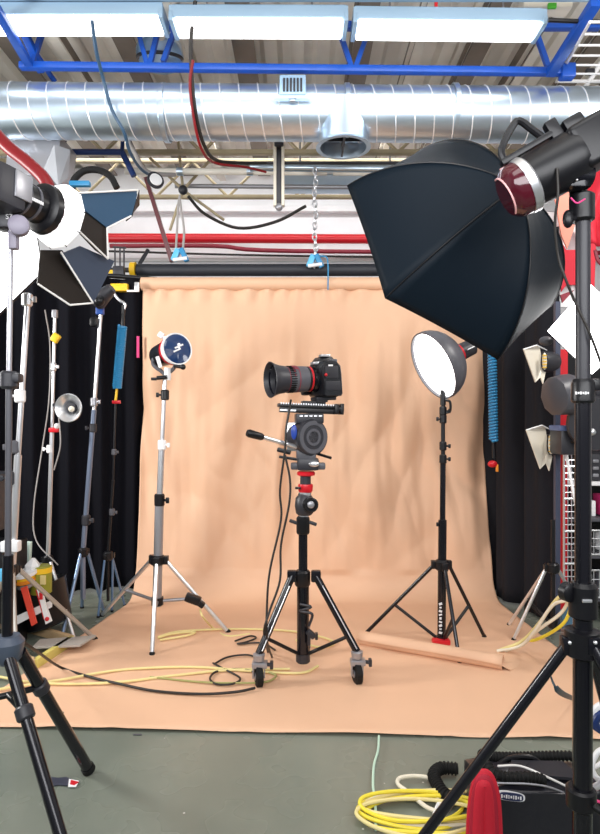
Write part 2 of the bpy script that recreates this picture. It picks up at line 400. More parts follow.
# cream upright channel
t = thing('channel_bracket', 'cream upright channel bracket hanging left of the duct outlet', 'bracket', at(279, 206, 4.55))
for dx in (-4, 4): MB().box(at(279+dx, 176, 4.55), (.022, .05, .46), bev=.003).build('side_rail', M_cream, t)
MB().box(at(279, 176, 4.58), (.05, .02, .44)).build('back_strip', M_mgrey, t)
MB().box(at(279, 143, 4.53), (.07, .06, .06), bev=.008).build('top_clamp', M_dgrey, t)
MB().sph(at(279, 207, 4.55), .03).build('bottom_bolt', M_grey, t)
# crossing braces of cream/brown rods round the strap hub
t = thing('rod_hub', 'dark hub where thin tan rods cross, below the white conduit', 'rod hub', at(183, 190, 5.0))
MB().sph(at(183, 190, 5.0), .04).build('hub', M_dgrey, t)
for (a, b_) in ((150, 158), (224, 220), (170, 230), (212, 158), (178, 140)):
    MB().cyl(at(183, 190, 5.0), at(a, b_, 5.0 if b_ < 200 else 5.2), .012).build('rod', M_beige, t)
# hanging straps with blue clamps
def strap(px, y0, y1, chain, label):
    D = 4.62; t = thing('hanging_clamp', label, 'clamp', at(px, y1, D))
    if chain:
        for k in range(int((y1-y0)/5.5)):
            c0 = at(px+.8*math.sin(k), y0+k*5.5+3, D); fx = k % 2
            pts = [c0+V((math.cos(a)*.016*(0.35 if fx else 1), math.cos(a)*.016*(1 if fx else .35), math.sin(a)*.028)) for a in [2*PI*j/10 for j in range(10)]]
            MB().tube(pts, .006, 5, closed=True, sub=0).build('chain_link', M_silver, t)
    else:
        MB().tube([at(px, y0, D), at(px-2, y0+12, D), at(px-3, y0+35, D), at(px-4, y1-12, D)], .009).build('cord', M_cord, t)
        MB().tube([at(px, y0+4, D), at(px+1, y0+14, D), at(px+4, y0+35, D), at(px+3, y1-12, D)], .009).build('cord', M_cord, t)
    MB().box(at(px-4, y1-7, D), (.045, .05, .10), rot=Matrix.Rotation(.4, 3, 'Y'), bev=.01).build('jaw', M_cyan2, t)
    MB().box(at(px+4, y1-7, D-.01), (.04, .05, .11), rot=Matrix.Rotation(-.45, 3, 'Y'), bev=.01).build('jaw', M_cyan, t)
    MB().cyl(at(px-7, y1-2, D-.03), at(px+7, y1-4, D-.03), .014).build('pivot', M_wht, t)
strap(180, 195, 262, False, 'blue clamp hanging on a grey cord above the left end of the paper roll')
strap(315, 168, 268, True, 'blue clamp hanging on a silver chain above the middle of the paper roll')
solo_tube('blue_cable', [at(319, 256, 4.5), at(326, 257, 4.5), at(328, 264, 4.5), at(328, 290, 4.48)], .005, M_cyan, 'thin blue cord hanging over the paper roll from the chained clamp', 'cord')
# red brown diagonal strut
MB().box((at(146, 178, 4.7)+at(172, 262, 4.7))/2, (.05, .03, (at(146, 178, 4.7)-at(172, 262, 4.7)).length), rot=(at(172, 262, 4.7)-at(146, 178, 4.7)).to_track_quat('Z', 'Y').to_matrix(), bev=.004).build('strut', mat('maroon_steel', (.13, .04, .045), .4), label='maroon steel strut slanting down to the left end of the black roll', cat='strut')
solo_tube('strut', [at(148, 250, 4.8), at(133, 275, 4.7)], .016, M_dgrey, 'dark thin strut slanting down to the left of the black roll', 'strut')
# ceiling cables
solo_tube('ceiling_cable', [at(92, 20, 3.5), at(96, 50, 3.6), at(104, 82, 3.75), at(112, 110, 3.8), at(124, 132, 3.85), at(130, 152, 4.0), at(142, 170, 4.3), at(160, 180, 4.6)], .011, mat('slate_blue_cable', (.03, .08, .15), .4), 'slate blue cable draped down in front of the duct at the left', 'cable')
solo_tube('ceiling_cable', [at(126, 133, 4.3), at(136, 155, 4.35), at(148, 172, 4.5), at(175, 175, 4.7)], .016, M_cord, 'grey cable looping below the duct beside the slate blue one', 'cable')
solo_tube('ceiling_cable', [at(196, -5, 3.5), at(191, 40, 3.6), at(192, 80, 3.7), at(196, 115, 3.8), at(204, 145, 3.95), at(216, 160, 4.2), at(240, 163, 4.4), at(266, 163, 4.5)], .012, M_bcab, 'black cable hanging across the duct and bending right to the conduits', 'cable')
solo_tube('ceiling_cable', [at(193, 60, 3.64), at(190, 85, 3.7), at(194, 120, 3.8), at(202, 150, 3.95), at(215, 163, 4.2), at(245, 167, 4.4), at(266, 172, 4.5)], .009, M_hose, 'dark red cable hanging beside the black one across the duct', 'cable')
solo_tube('ceiling_cable', [at(188, 196, 5.0), at(205, 214, 5.1), at(238, 228, 5.2), at(275, 222, 5.1), at(306, 206, 5.0)], .013, M_bcab, 'black cable sagging in a wide curve in front of the white wall', 'cable')
# oval disc on the strut
t = thing('oval_pulley', 'oval white and black pulley at the top of the maroon strut', 'pulley', at(155, 181, 4.4))
MB().lathe([(0, .062), (.02, .062)], at(155, 181, 4.4), (.5, -.8, .2), 24).build('rim', M_dgrey, t)
MB().lathe([(-.004, .045), (.026, .045)], at(155, 181, 4.395), (.5, -.8, .2), 24).build('disc', M_wht, t)

# ------------------------------------------------------------------ grey box + red hose at upper left
t = thing('sheet_metal_box', 'grey sheet metal box hanging under the navy truss', 'metal box', at(50, 180, 4.2))
MB().box(at(42, 163, 4.3), (.36, .3, .30), rot=Matrix.Rotation(.12, 3, 'Y'), bev=.015).build('box', M_grey, t)
MB().slab([at(54, 145, 4.1), at(70, 150, 4.2), at(68, 178, 4.2), at(58, 186, 4.1), at(44, 168, 4.1)], .01).build('side_flap', mat('pale_grey_sheet', (.5, .52, .56), .25, .3), t)
solo_tube('red_hose', [at(-10, 128, 2.9), at(8, 147, 2.9), at(28, 163, 2.9), at(45, 180, 2.9), at(50, 196, 2.9)], .032, M_hose, 'thick red hose slanting down behind the left studio flash head', 'hose', 14)
bh = solo_tube('black_hose', [at(72, 190, 3.0), at(74, 180, 3.0), at(84, 171, 3.0), at(98, 170, 3.0), at(110, 176, 3.0), at(117, 188, 3.0)], .017, M_rubber, 'black hose arched above the left dark softbox flaps', 'hose', 10)
MB().box(at(80, 184, 2.95), (.10, .03, .025), bev=.005).build('blue_sleeve', M_cyan, bh)

# ------------------------------------------------------------------ backdrop
D = 4.55
zr = CH+(CY-284)/F*D
rollx0, rollx1 = -1.20, 1.42
t = thing('paper_roll', 'peach paper roll on its crossbar at the top of the backdrop', 'paper roll', (0, D, zr-.05))
MB().cyl((rollx0, D, zr), (rollx1, D, zr), .05, n=28).build('roll', M_paper, t)
MB().cyl((-1.62, D, zr), (1.62, D, zr), .028, n=16).build('crossbar', M_black, t)
t = thing('black_paper_roll', 'black paper roll lying above and behind the peach roll', 'paper roll', (0, 4.72, 2.4))
zb2 = CH+(CY-270)/F*4.72
MB().cyl((-1.28, 4.72, zb2), (1.55, 4.72, zb2), .048, n=24).build('roll', mat('black_paper', (.02, .022, .03), .55), t)
MB().cyl((-1.29, 4.72, zb2), (-1.33, 4.72, zb2), .062, n=24).build('yellow_end_cap', M_yel, t)
MB().cyl((-1.6, 4.72, zb2), (1.65, 4.72, zb2), .02, n=12).build('crossbar', M_dgrey, t)
MB().box(at(112, 274, 4.6), (.16, .07, .05), bev=.008).build('roll_clamp', M_yel, label='yellow roll clamp left of the black roll, the upper one', cat='clamp')
MB().box(at(120, 288, 4.5), (.13, .07, .055), bev=.008).build('roll_clamp', M_yel, label='yellow roll clamp under the crossbar, the lower one', cat='clamp')
t = thing('roll_bracket', 'white metal bracket at the left end of the peach roll', 'bracket', at(135, 292, 4.48))
MB().box(at(137, 287, 4.46), (.035, .02, .07), bev=.005).build('plate', M_silver, t)
MB().box(at(133, 291, 4.45), (.09, .015, .014), bev=.003).build('arm', M_wht, t)
t = thing('roll_stand_fork', 'dark wire fork holding the crossbar end beside the black roll', 'fork', at(120, 270, 4.6))
for dx in (-5, 0, 4): MB().cyl(at(120+dx, 276, 4.6), at(120+dx, 247, 4.6), .006).build('prong', M_dgrey, t)
MB().cyl(at(113, 247, 4.6), at(126, 248, 4.6), .007).build('cross_wire', M_dgrey, t)
MB().box(at(119, 272, 4.58), (.09, .06, .09), bev=.02).build('body', M_dgrey, t)

prof = [(4.530, zr-.044)]
for k in range(1, 81): f_ = k/80; prof.append((4.530-.215*f_, (zr-.044)*(1-f_)+.19*f_))
for k in range(1, 15): a = k/14*PI/2; prof.append((4.315-.20*(1-math.cos(a)), .19-.184*math.sin(a)))
for k in range(1, 40): prof.append((4.115-(4.115-2.45)*k/39, .006))
NP = len(prof)
def paper(u, v):
    i = min(NP-1, int(round(v*(NP-1)))); y, z = prof[i]
    f_ = max(0, (4.2-y)/(4.2-2.45)) if y < 4.2 else 0
    xl = -1.185-.30*f_; xr = 1.385+.12*f_
    x = xl+(xr-xl)*u
    if z > .18:
        h = (zr-z)/(zr-.18); am = min(1, h*4)*(.35+.65*math.sin(PI*min(1, h)**1.3))
        ph = 1.6*noise.noise(V((x*1.5, z*.6, 3)))
        rg = lambda q: (1-abs(noise.noise(q))*2.2)
        dy = .034*math.sin(x*9+ph*3)+.014*math.sin(x*21+ph*5+1)+.060*noise.noise(V((x*3.2, z*.7, 1)))+.028*noise.noise(V((x*6.5, z*1.6, 5)))+.010*noise.noise(V((x*16, z*2.2, 15)))
        dy += .034*rg(V((x*1.9+z*.9, z*1.0-x*.3, 9)))+.026*rg(V((x*2.6-z*1.4, z*1.2+x*.5, 21)))+.010*rg(V((x*5+z*2.5, z*2.6-x, 33)))
        top = .018*math.exp(-((h-.03)/.035)**2)*(.6*math.sin(x*46+3*math.sin(x*5))+1.6*noise.noise(V((x*9, 0, 2))))
        y += am*dy+top
        x += .006*math.sin(z*5)*am
    elif z > .01:
        k = z/.18; dy = .02*noise.noise(V((x*3, 2, 1)))+.012*math.sin(x*9)
        y += k*dy*.6; z += .008*(1-k)*abs(noise.noise(V((x*4, y*4, 2))))
    else:
        z += .006*max(0, noise.noise(V((x*2.5, y*2.5, 4)))+.1)+.003*max(0, 1-abs(noise.noise(V((x*1.5+y, y*2-x, 6))))*7)+.006*max(0, noise.noise(V((x*1.3, y*6, 8))))*math.exp(-((y-3.9)/.3)**2)
        e = max(0, 1-(y-2.45)/.12); z += .010*e*e*(.5+noise.noise(V((x*2.2, 0, 0))))
        y += .035*(x*-.0)+(-.06*(x/1.5)*max(0, 1-(y-2.45)/.8))
    return V((x, y, z+.001))
MB().grid(paper, 240, NP-1).build('paper_backdrop', M_paper, label='wide peach paper backdrop hanging from its roll and sweeping out over the floor', cat='backdrop', solid=.0012, angle=170)

# curtains
def curtain(name, p0, p1, ztop, m, label, seed, waves, x_over=0):
    def fn(u, v):
        p = p0.lerp(p1, u); z = .02+(ztop-.02)*v
        d = (p1-p0).normalized(); nrm = V((d.y, -d.x, 0))
        a = .045*math.sin(u*waves*2*PI+seed+.6*math.sin(u*9))+.02*math.sin(u*waves*4.3*PI+1.7)+.02*noise.noise(V((u*9, z*.9, seed)))
        return V((p.x, p.y, z))+nrm*a*(1-.25*v)
    return MB().grid(fn, 150, 24).build(name, m, label=label, cat='curtain', solid=.004, angle=170)
curtain('curtain', V((-2.9, 3.98, 0)), V((-1.02, 4.62, 0)), 2.34, M_curt, 'black floor-length curtain hanging to the left of the peach paper', 1, 8)
curtain('curtain', V((1.28, 4.80, 0)), V((1.585, 3.76, 0)), 2.5, M_curt2, 'charcoal floor-length curtain hanging to the right of the peach paper', 4, 3.0)
solo_tube('curtain_rail', [V((-3.0, 3.94, 2.36)), V((-1.1, 4.62, 2.36))], .018, M_black, 'black rail that carries the left black curtain', 'rail')
# left paper edge pink tag on curtain
MB().box(at(138, 347, 4.46), (.018, .01, .16)).build('pink_tape', M_pink, label='short pink tape strip on the black curtain beside the paper edge', cat='tape')

# paper offcut roll lying on floor at right
pa = fl(360, 637, .045)+V((0, 0, 0)); pb = fl(503, 662, .045)
t = thing('fallen_paper_roll', 'loose roll of peach paper lying on the backdrop at right', 'paper roll', (pa+pb)/2-V((0, 0, .04)))
b = MB(); ax = (pb-pa).normalized(); L = (pb-pa).length; side = ax.cross(V((0, 0, 1))).normalized()
vs = []; nn = 44
for i in range(13):
    f_ = i/12
    for k in range(nn):
        a = k/nn*2*PI*1.7; r = .044-.012*(k/nn); 
        vs.append(pa+ax*L*f_+side*r*math.cos(a)*(1+.1*math.sin(f_*7))+V((0, 0, r*math.sin(a)*.9-.004)))
fs = [[i*nn+k, i*nn+k+1, (i+1)*nn+k+1, (i+1)*nn+k] for i in range(12) for k in range(nn-1)]
b.add(vs, fs).build('rolled_sheet', M_paper, t, solid=.0015, angle=60)
b = MB(); b.slab([pb+V((-.02, .03, -.01)), pb+V((.12, .10, -.035)), pb+V((.13, .06, -.038)), pb+V((.03, -.03, -.03)), pb+V((-.03, -.03, .0))], .003); b.build('torn_end', M_paper, t)

# ------------------------------------------------------------------ generic stand
def clampknob(t, p, m, r=.02, side=1, name='collar'):
    c_ = MB(); c_.lathe([(-r*1.4, r*.9), (-r*1.1, r*1.15), (r*1.1, r*1.15), (r*1.4, r*.9)], p, (0, 0, 1), 16); c_ = c_.build(name, m, t)
    k = MB(); k.cyl(V(p), V(p)+V((side*r*1.6, -r*.5, 0)), r*.3); k.box(V(p)+V((side*r*1.9, -r*.6, 0)), (r*.8, r*.6, r*1.3), bev=r*.2); k.build('knob', m, c_)
    return c_
def stand(t, secs, hub, feet, leg_r, leg_m, brace_z=None, brace_f=.5, brace_m=None, brace_r=None, foot=True, hub_m=None, hub_r=.03, legs_from=None):
    for (p, q, r, m) in secs: MB().cyl(p, q, r).build('pole', m, t)
    hm = hub_m or M_black
    MB().lathe([(-.03, hub_r*.7), (-.02, hub_r), (.02, hub_r), (.03, hub_r*.75)], hub, (0, 0, 1), 16).build('hub', hm, t)
    for ft in feet:
        d = V((ft[0]-hub[0], ft[1]-hub[1], 0)).normalized()
        a = V(hub)+d*hub_r*1.05
        g = MB(); g.cyl(a, V(ft), leg_r); g = g.build('leg', leg_m, t)
        if foot: MB().cyl(V(ft).lerp(a, .035), V(ft), leg_r*1.25).build('rubber_foot', M_rubber, g)
        MB().box(a, (hub_r*.8, hub_r*.8, hub_r*1.1), bev=.004).build('hinge', hm, g)
        if brace_z is not None:
            c0 = V((hub[0], hub[1], brace_z))+d*.015; MB().cyl(c0, a.lerp(V(ft), brace_f), brace_r or leg_r*.7).build('brace', brace_m or leg_m, t)
    if brace_z is not None:
        MB().lathe([(-.022, hub_r*.8), (.022, hub_r*.8)], (hub[0], hub[1], brace_z), (0, 0, 1), 16).build('lower_hub', hm, t)

# ------------------------------------------------------------------ left silver stand with flash head
feet = [fl(101, 616), fl(229, 633), fl(152, 656)]
cx, cy = -.862, 3.60
hub = at(157.5, 560, cy)
t = thing('light_stand', 'tall silver light stand on the peach paper, left of the camera', 'light stand', (cx, cy, 0))
stand(t, [(at(165, 378, cy), at(162, 447, cy), .013, M_silver), (at(162, 440, cy), at(159.5, 505, cy), .019, M_silver), (at(159.5, 500, cy), at(157, 606, cy), .027, M_grey)],
      hub, feet, .0125, M_silver, at(157, 601, cy).z, .52, M_grey, .010, hub_r=.045)
clampknob(t, at(162, 445, cy), M_wht, .022, 1); clampknob(t, at(159.5, 500, cy), M_black, .027, 1)
clampknob(t, at(165, 395, cy), M_black, .022, -1)
# head
ax = V((.62, -.76, .10)).normalized(); hp = at(172, 351, cy)
hd = thing('studio_flash', 'compact black flash head with white-rimmed blue lens on the silver stand', 'flash head', at(166, 376, cy))
MB().lathe([(-.18, .045), (-.175, .066), (-.09, .072), (-.02, .074), (0, .082)], hp, ax, 24).build('body', M_black, hd)
MB().lathe([(-.002, .086), (.012, .088), (.02, .088)], hp, ax, 30).build('red_ring', M_red, hd)
f_ = MB().lathe([(.016, .084), (.06, .098), (.072, .096), (.070, .088), (.05, .084)], hp, ax, 36).build('white_rim', M_wht, hd)
MB().lathe([(.066, .0885), (.072, .087), (.082, .05), (.085, .0001)], hp, ax, 36).build('lens', M_lens, f_)
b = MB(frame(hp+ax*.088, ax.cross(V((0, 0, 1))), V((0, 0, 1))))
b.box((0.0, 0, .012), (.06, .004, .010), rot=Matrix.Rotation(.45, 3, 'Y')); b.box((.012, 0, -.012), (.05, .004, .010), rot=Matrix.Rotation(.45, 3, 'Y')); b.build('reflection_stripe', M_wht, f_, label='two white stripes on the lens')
b = MB(); q = hp-ax*.1
b.tube([q+V((-.05, 0, .02)), q+V((-.065, -.02, -.06)), at(161, 371, cy), at(166, 374, cy), at(174, 368, cy), at(176, 358, cy)], .012, 8); b.build('yoke', M_mgrey, hd)
MB().box(at(159, 362, cy-.06), (.022, .012, .07), rot=Matrix.Rotation(-.3, 3, 'Y'), bev=.004).build('white_panel', M_wht, hd)
MB().cyl(at(167, 380, cy), at(168, 368, cy), .022).build('socket', M_wht, hd)
b = MB(); b.cyl(at(167, 377, cy-.03), at(157, 378, cy-.03), .012); b.box(at(154, 379, cy-.03), (.035, .02, .018), bev=.005); b.build('tilt_lever', M_black, hd)
b = MB(); b.cyl(at(174, 366, cy-.06), at(182, 367, cy-.06), .011); b.sph(at(183, 367, cy-.06), .017); b.build('side_knob', M_black, hd)
b = MB(); b.cyl(at(166, 340, cy-.02), at(162, 336, cy-.02), .010); b.box(at(161, 335, cy-.02), (.035, .03, .035), rot=Matrix.Rotation(.6, 3, 'Y'), bev=.008); b.build('top_sensor', M_wht, hd)
# power adapter on the brace
t = thing('power_adapter', 'black power adapter hanging from the right leg of the silver stand', 'adapter', at(194, 607, 3.56))
MB().box(at(193, 599, 3.56), (.095, .05, .052), rot=Matrix.Rotation(.35, 3, 'Y'), bev=.014).build('box', M_black, t)
MB().box(at(201, 604, 3.56), (.045, .04, .035), rot=Matrix.Rotation(.6, 3, 'Y'), bev=.01).build('plug', M_black, t)
solo_tube('power_cable', [at(200, 610, 3.56), at(203, 617, 3.5), fl(213, 628, .01), fl(227, 636, .008), fl(250, 634, .008)], .006, M_ycab, 'thin pale yellow cord from the black adapter to the floor', 'cable')

# ------------------------------------------------------------------ right black stand with beauty dish
cy = 3.43; cx = (442-CX)/F*cy
feet = [fl(363, 636), fl(485, 638), fl(460, 664)]
t = thing('light_stand', 'slim black light stand under the glowing beauty dish', 'light stand', (cx, cy, 0))
stand(t, [(at(443, 392, cy), at(443, 462, cy), .012, M_black), (at(443, 458, cy), at(442.5, 525, cy), .016, M_blackm), (at(442.5, 520, cy), at(441.5, 640, cy), .024, M_blackm)],
      at(442, 565, cy), feet, .0105, M_blackm, at(441, 640, cy).z, .55, M_black, .009, hub_r=.042)
for (y, sd) in ((411, 1), (419, -1), (446, 1), (459, 1), (524, -1)): clampknob(t, at(443, y, cy), M_black, .018, sd)
MB().box(at(441, 641.5, cy-.03), (.10, .05, .03), bev=.008).build('red_foot_plate', M_red, t)
b = MB()
for k in range(9): b.box(at(440.5, 604+k*3.6, cy-.027), (.018-.006*(k % 3 == 1), .004, .012-.004*(k % 2)), rot=Matrix.Rotation(.3*(k % 3-1), 3, 'Y'))
b.build('white_lettering', M_wht, t)
# dish
n = V((-.82, -.25, -.40)).normalized(); dc = at(433, 366, cy-.02); Rr = .205
hd = thing('beauty_dish', 'glowing white beauty dish with dark shell on the slim black stand', 'studio light', at(443, 392, cy))
shell = MB(); pr = []
for k in range(9): a = k/8*PI/2*.92; pr.append((-.17*math.cos(a)**1.0, max(.04, Rr*math.sin(a)/math.sin(PI/2*.92))))
shell.lathe(pr+[(.004, Rr*1.0), (.004, Rr*.96), (-.02, Rr*.93)], dc, n, 44, False)
sh = shell.build('shell', M_mgrey, hd)
MB().lathe([(-.012, Rr*.955), (.008, Rr*.7), (.016, Rr*.3), (.018, .0001)], dc, n, 44, True).build('diffuser', M_lit, sh)
hb = dc-n*.16
MB().lathe([(0, .05), (-.02, .055), (-.03, .055)][::-1], hb, n, 24).build('red_ring', M_red, hd)
MB().lathe([(-.13, .03), (-.12, .047), (-.03, .05)], hb, n, 24).build('lamp_body', M_dgrey, hd)
pk = hb-n*.08; sd = n.cross(V((0, 0, 1))).normalized(); up = sd.cross(n)
b = MB()
for s2 in (-1, 1): b.box(pk+sd*.02*s2+up*.03*0-V((0, .052, 0)), (.012, .006, .055), rot=n.to_track_quat('Z', 'Y').to_matrix(), bev=.003)
b.build('white_mark', M_wht, hd)
MB().tube([hb-n*.02+up*-.05, at(452, 388, cy), at(445, 392, cy), at(443, 402, cy)], .011).build('bracket_arm', M_black, hd)
MB().cyl(at(443, 390, cy), at(443, 405, cy), .016).build('socket', M_black, hd)
b = MB(); b.tube([at(445, 400, cy-.02), at(450, 402, cy-.03), at(450, 411, cy-.03), at(446, 413, cy-.02)], .007); b.build('bracket_loop', M_black, hd)

# ------------------------------------------------------------------ camera support in the middle
cy = 3.03; 
def A(px, py, dy=0): return at(px, py, cy+dy)
cx = A(303, 0).x
t = thing('rolling_tripod', 'black rolling tripod with casters carrying the camera, centre of the paper', 'tripod', (cx, cy, 0))
MB().cyl(A(303, 662), A(303, 574), .031, n=20).build('column_foot', M_blackm, t)
MB().cyl(A(303, 580), A(303, 520), .023, n=20).build('column', M_blackm, t)
c_ = MB(); c_.lathe([(-.05, .03), (-.04, .034), (.03, .034), (.04, .026)], A(303, 524), (0, 0, 1), 20); c_ = c_.build('upper_collar', M_black, t)
b = MB(); b.box(A(294, 522), (.05, .025, .016), rot=Matrix.Rotation(.35, 3, 'Y'), bev=.005); b.box(A(312, 523), (.05, .025, .016), rot=Matrix.Rotation(.35, 3, 'Y'), bev=.005); b.build('wing_lever', M_dgrey, c_)
MB().cyl(A(304, 520), A(304, 512), .024, n=18).build('neck', M_silver, t)
MB().lathe([(-.055, .034), (-.045, .044), (-.01, .05), (.03, .046), (.045, .034), (.055, .03)], A(304.5, 504), (0, 0, 1), 22).build('ball_joint', M_dgrey, t)
b = MB(); b.lathe([(0, .038), (.04, .038), (.045, .032), (.045, .022), (.035, .02)], A(309, 504, -.02), (.25, -1, 0), 22); b = b.build('joint_knob', M_black, t)
MB().lathe([(0, .018), (.03, .018), (.034, .012)], A(309.5, 504, -.04), (.25, -1, 0), 16).build('screw', M_grey, b)
MB().cyl(A(305, 497), A(305, 492), .032, n=20).build('silver_ring', M_silver, t)
MB().lathe([(0, .03), (.008, .036), (.035, .038), (.043, .036)], A(305.5, 492.5), (0, 0, 1), 22).build('red_ring', M_red, t)
MB().box(A(298, 488, -.03), (.03, .02, .012), bev=.004).build('red_ring_lever', M_black, t)
MB().cyl(A(305.5, 485), A(305.5, 474), .027, n=20).build('bowl_neck', M_dgrey, t)
MB().lathe([(0, .032), (.005, .045), (.018, .046), (.024, .04)], A(306, 476), (0, 0, 1), 24).build('red_ring', M_red, t)
MB().lathe([(-.04, .034), (-.03, .040), (.03, .040), (.04, .032)], A(302.5, 578), (0, 0, 1), 20).build('leg_crown', M_black, t)
for (fx, fy, near, lx) in ((259, 657, -.13, 292), (357, 652, -.10, 316), (305, 640, .25, 303)):
    foot = at(fx, fy, cy+near); foot.z = .155
    a = A(lx, 576, near*.12)
    g = MB(); g.cyl(a, foot, .019, n=14); g.box(a, (.05, .035, .06), bev=.01); g = g.build('leg', M_blackm, t)
    b = MB(); d = (foot-a).normalized(); b.cyl(a.lerp(foot, .12)+V((.008, -.018, 0)), a.lerp(foot, .95)+V((.008, -.018, 0)), .003); b.build('leg_highlight', M_silver, g)  # thin silver rod imitates the highlight along the black leg
    # brace
    br = MB(); br.cyl(A(303, 656), a.lerp(foot, .80), .009); br.build('brace', M_black, t)
    # caster
    wx = foot
    ck = MB(); ck.lathe([(0, .026), (.03, .03), (.035, .02)], V((wx.x, wx.y, .125)), (0, 0, 1), 16); ck.box((wx.x+.004, wx.y, .105), (.075, .05, .03), bev=.008); ck = ck.build('caster', M_grey, t)
    b = MB(); wd = V((1, .25, 0)).normalized()
    b.lathe([(-.017, .040), (-.013, .05), (.013, .05), (.017, .040)], V((wx.x, wx.y-.01, .052)), wd, 24); wl = b.build('wheel', M_rubber, ck)
    b = MB(); b.lathe([(-.020, .018), (.020, .018)], V((wx.x, wx.y-.01, .052)), wd, 16)
    b.box((wx.x+.027, wx.y-.005, .08), (.006, .03, .07)); b.box((wx.x-.027, wx.y-.012, .08), (.006, .03, .07)); b.build('fork', M_grey, ck)
    b = MB(); b.cyl((wx.x, wx.y, .11), (wx.x+.06, wx.y-.02, .11), .009); b.box((wx.x+.062, wx.y-.02, .11), (.016, .03, .035), bev=.004); b.build('brake_lever', M_dgrey, ck)
MB().lathe([(-.02, .036), (.02, .036)], A(303, 657), (0, 0, 1), 18).build('brace_hub', M_dgrey, t)
# clamps taped on the lower column
b = MB(); b.tube([A(300, 604, -.04), A(311, 607, -.04), A(300, 611, -.04), A(312, 614, -.04), A(309, 626, -.04)], .007)
b.box(A(311, 634, -.04), (.05, .03, .03), rot=Matrix.Rotation(.7, 3, 'Y'), bev=.008); b.box(A(309, 640, -.04), (.015, .02, .05), bev=.004); b.build('cable_clip', M_dgrey, t)

# fluid head
hd = thing('fluid_head', 'grey and black fluid video head with pan handle on top of the tripod', 'tripod head', A(306, 470))
MB().box(A(308, 464), (.11, .10, .06), bev=.014).build('base', M_dgrey, hd)
b = MB(); b.box(A(308, 466), (.175, .05, .036), bev=.01); b.build('side_lugs', M_mgrey, hd)
MB().sph(A(314, 464, -.055), .019, (1.4, .6, .8)).build('silver_knob', M_silver, hd)
MB().box(A(306, 455), (.10, .09, .06), bev=.012).build('pan_block', M_mgrey, hd)
dax = V((.55, -.83, 0)).normalized()
dcn = A(307, 437)
dr = MB(); dr.lathe([(-.09, .055), (-.08, .072), (.0, .074), (.01, .089), (.05, .092), (.058, .086)], dcn, dax, 36); dr = dr.build('tilt_drum', M_dgrey, hd)
MB().lathe([(.056, .084), (.061, .081), (.061, .062), (.057, .060), (.057, .044), (.062, .042), (.062, .030), (.058, .028), (.058, .0001)], dcn, dax, 36).build('drum_cap', M_mgrey, dr)
b = MB(); b.box(dcn-dax*.075+V((-.02, 0, .0)), (.09, .06, .15), rot=Matrix.Rotation(-.05, 3, 'Y'), bev=.012); b = b.build('side_plate', M_silver, hd)
MB().sph(A(294, 432, -.085), .022, (.7, .35, 1.7)).build('blue_lock', mat('cobalt_blue_plastic', (.02, .06, .35), .3), b)
b = MB(); b.cyl(A(296, 447, -.05), A(262, 437, -.14), .0115); b.build('pan_handle', M_silver, hd)
MB().lathe([(0, .014), (.01, .018), (.075, .020), (.085, .016)], A(263, 437.3, -.137), A(249, 433, -.17)-A(263, 437, -.137), 16).build('handle_grip', M_black, hd)
MB().cyl(A(315, 453), A(331, 458, -.05), .007).build('short_rod', M_black, hd)
b = MB(); b.box(A(284, 451, -.06), (.07, .03, .022), rot=Matrix.Rotation(.25, 3, 'Y'), bev=.006); b.box(A(288, 458, -.06), (.09, .02, .014), rot=Matrix.Rotation(.15, 3, 'Y'), bev=.004); b.build('quick_lock_levers', M_black, hd)
# plates
b = MB(frame(A(309, 420), (1, .12, 0))); b.box((0, 0, .008), (.14, .09, .05), bev=.008); b.build('head_plate', M_dgrey, hd)
b = MB(frame(A(309, 416), (1, .12, 0)));
for k in range(5): b.box((-.045+.024*k, -.045, 0), (.016, .01, .008))
b.build('silver_studs', M_silver, hd)
sl = thing('slider_plate', 'long black sliding plate with silver teeth under the camera', 'camera plate', A(309, 413))
fr = frame(A(309, 408), (1, .12, -.04))
b = MB(fr); b.box((-.01, 0, .008), (.30, .08, .018), bev=.004); b.box((0, 0, -.014), (.30, .065, .026), bev=.004); b.box((.02, 0, .024), (.12, .07, .022), bev=.006); b.build('rail', M_black, sl)
b = MB(fr)
for k in range(22): b.box((-.145+.0125*k, -.036, .018), (.006, .012, .008))
b.build('silver_teeth', M_silver, sl)
b = MB(fr); b.box((.135, -.005, .0), (.022, .095, .05), bev=.004); b.box((.162, -.005, .0), (.018, .09, .055), bev=.004); b.box((.148, -.04, .0), (.02, .02, .02), bev=.004); b.build('end_clamp', M_black, sl)
b = MB(fr); b.box((-.11, -.032, -.016), (.08, .02, .008)); b.build('silver_scale', M_silver, sl)

# DSLR: local X = forward (lens), Y = its left, Z up
cm = thing('dslr_camera', 'black DSLR camera with long hooded lens on the sliding plate, lens to the left', 'camera', A(320, 400))
fwd = V((-.90, -.42, -.045)).normalized()
fr = frame(A(322.5, 377.5), fwd) @ Matrix.Scale(1.03, 4)
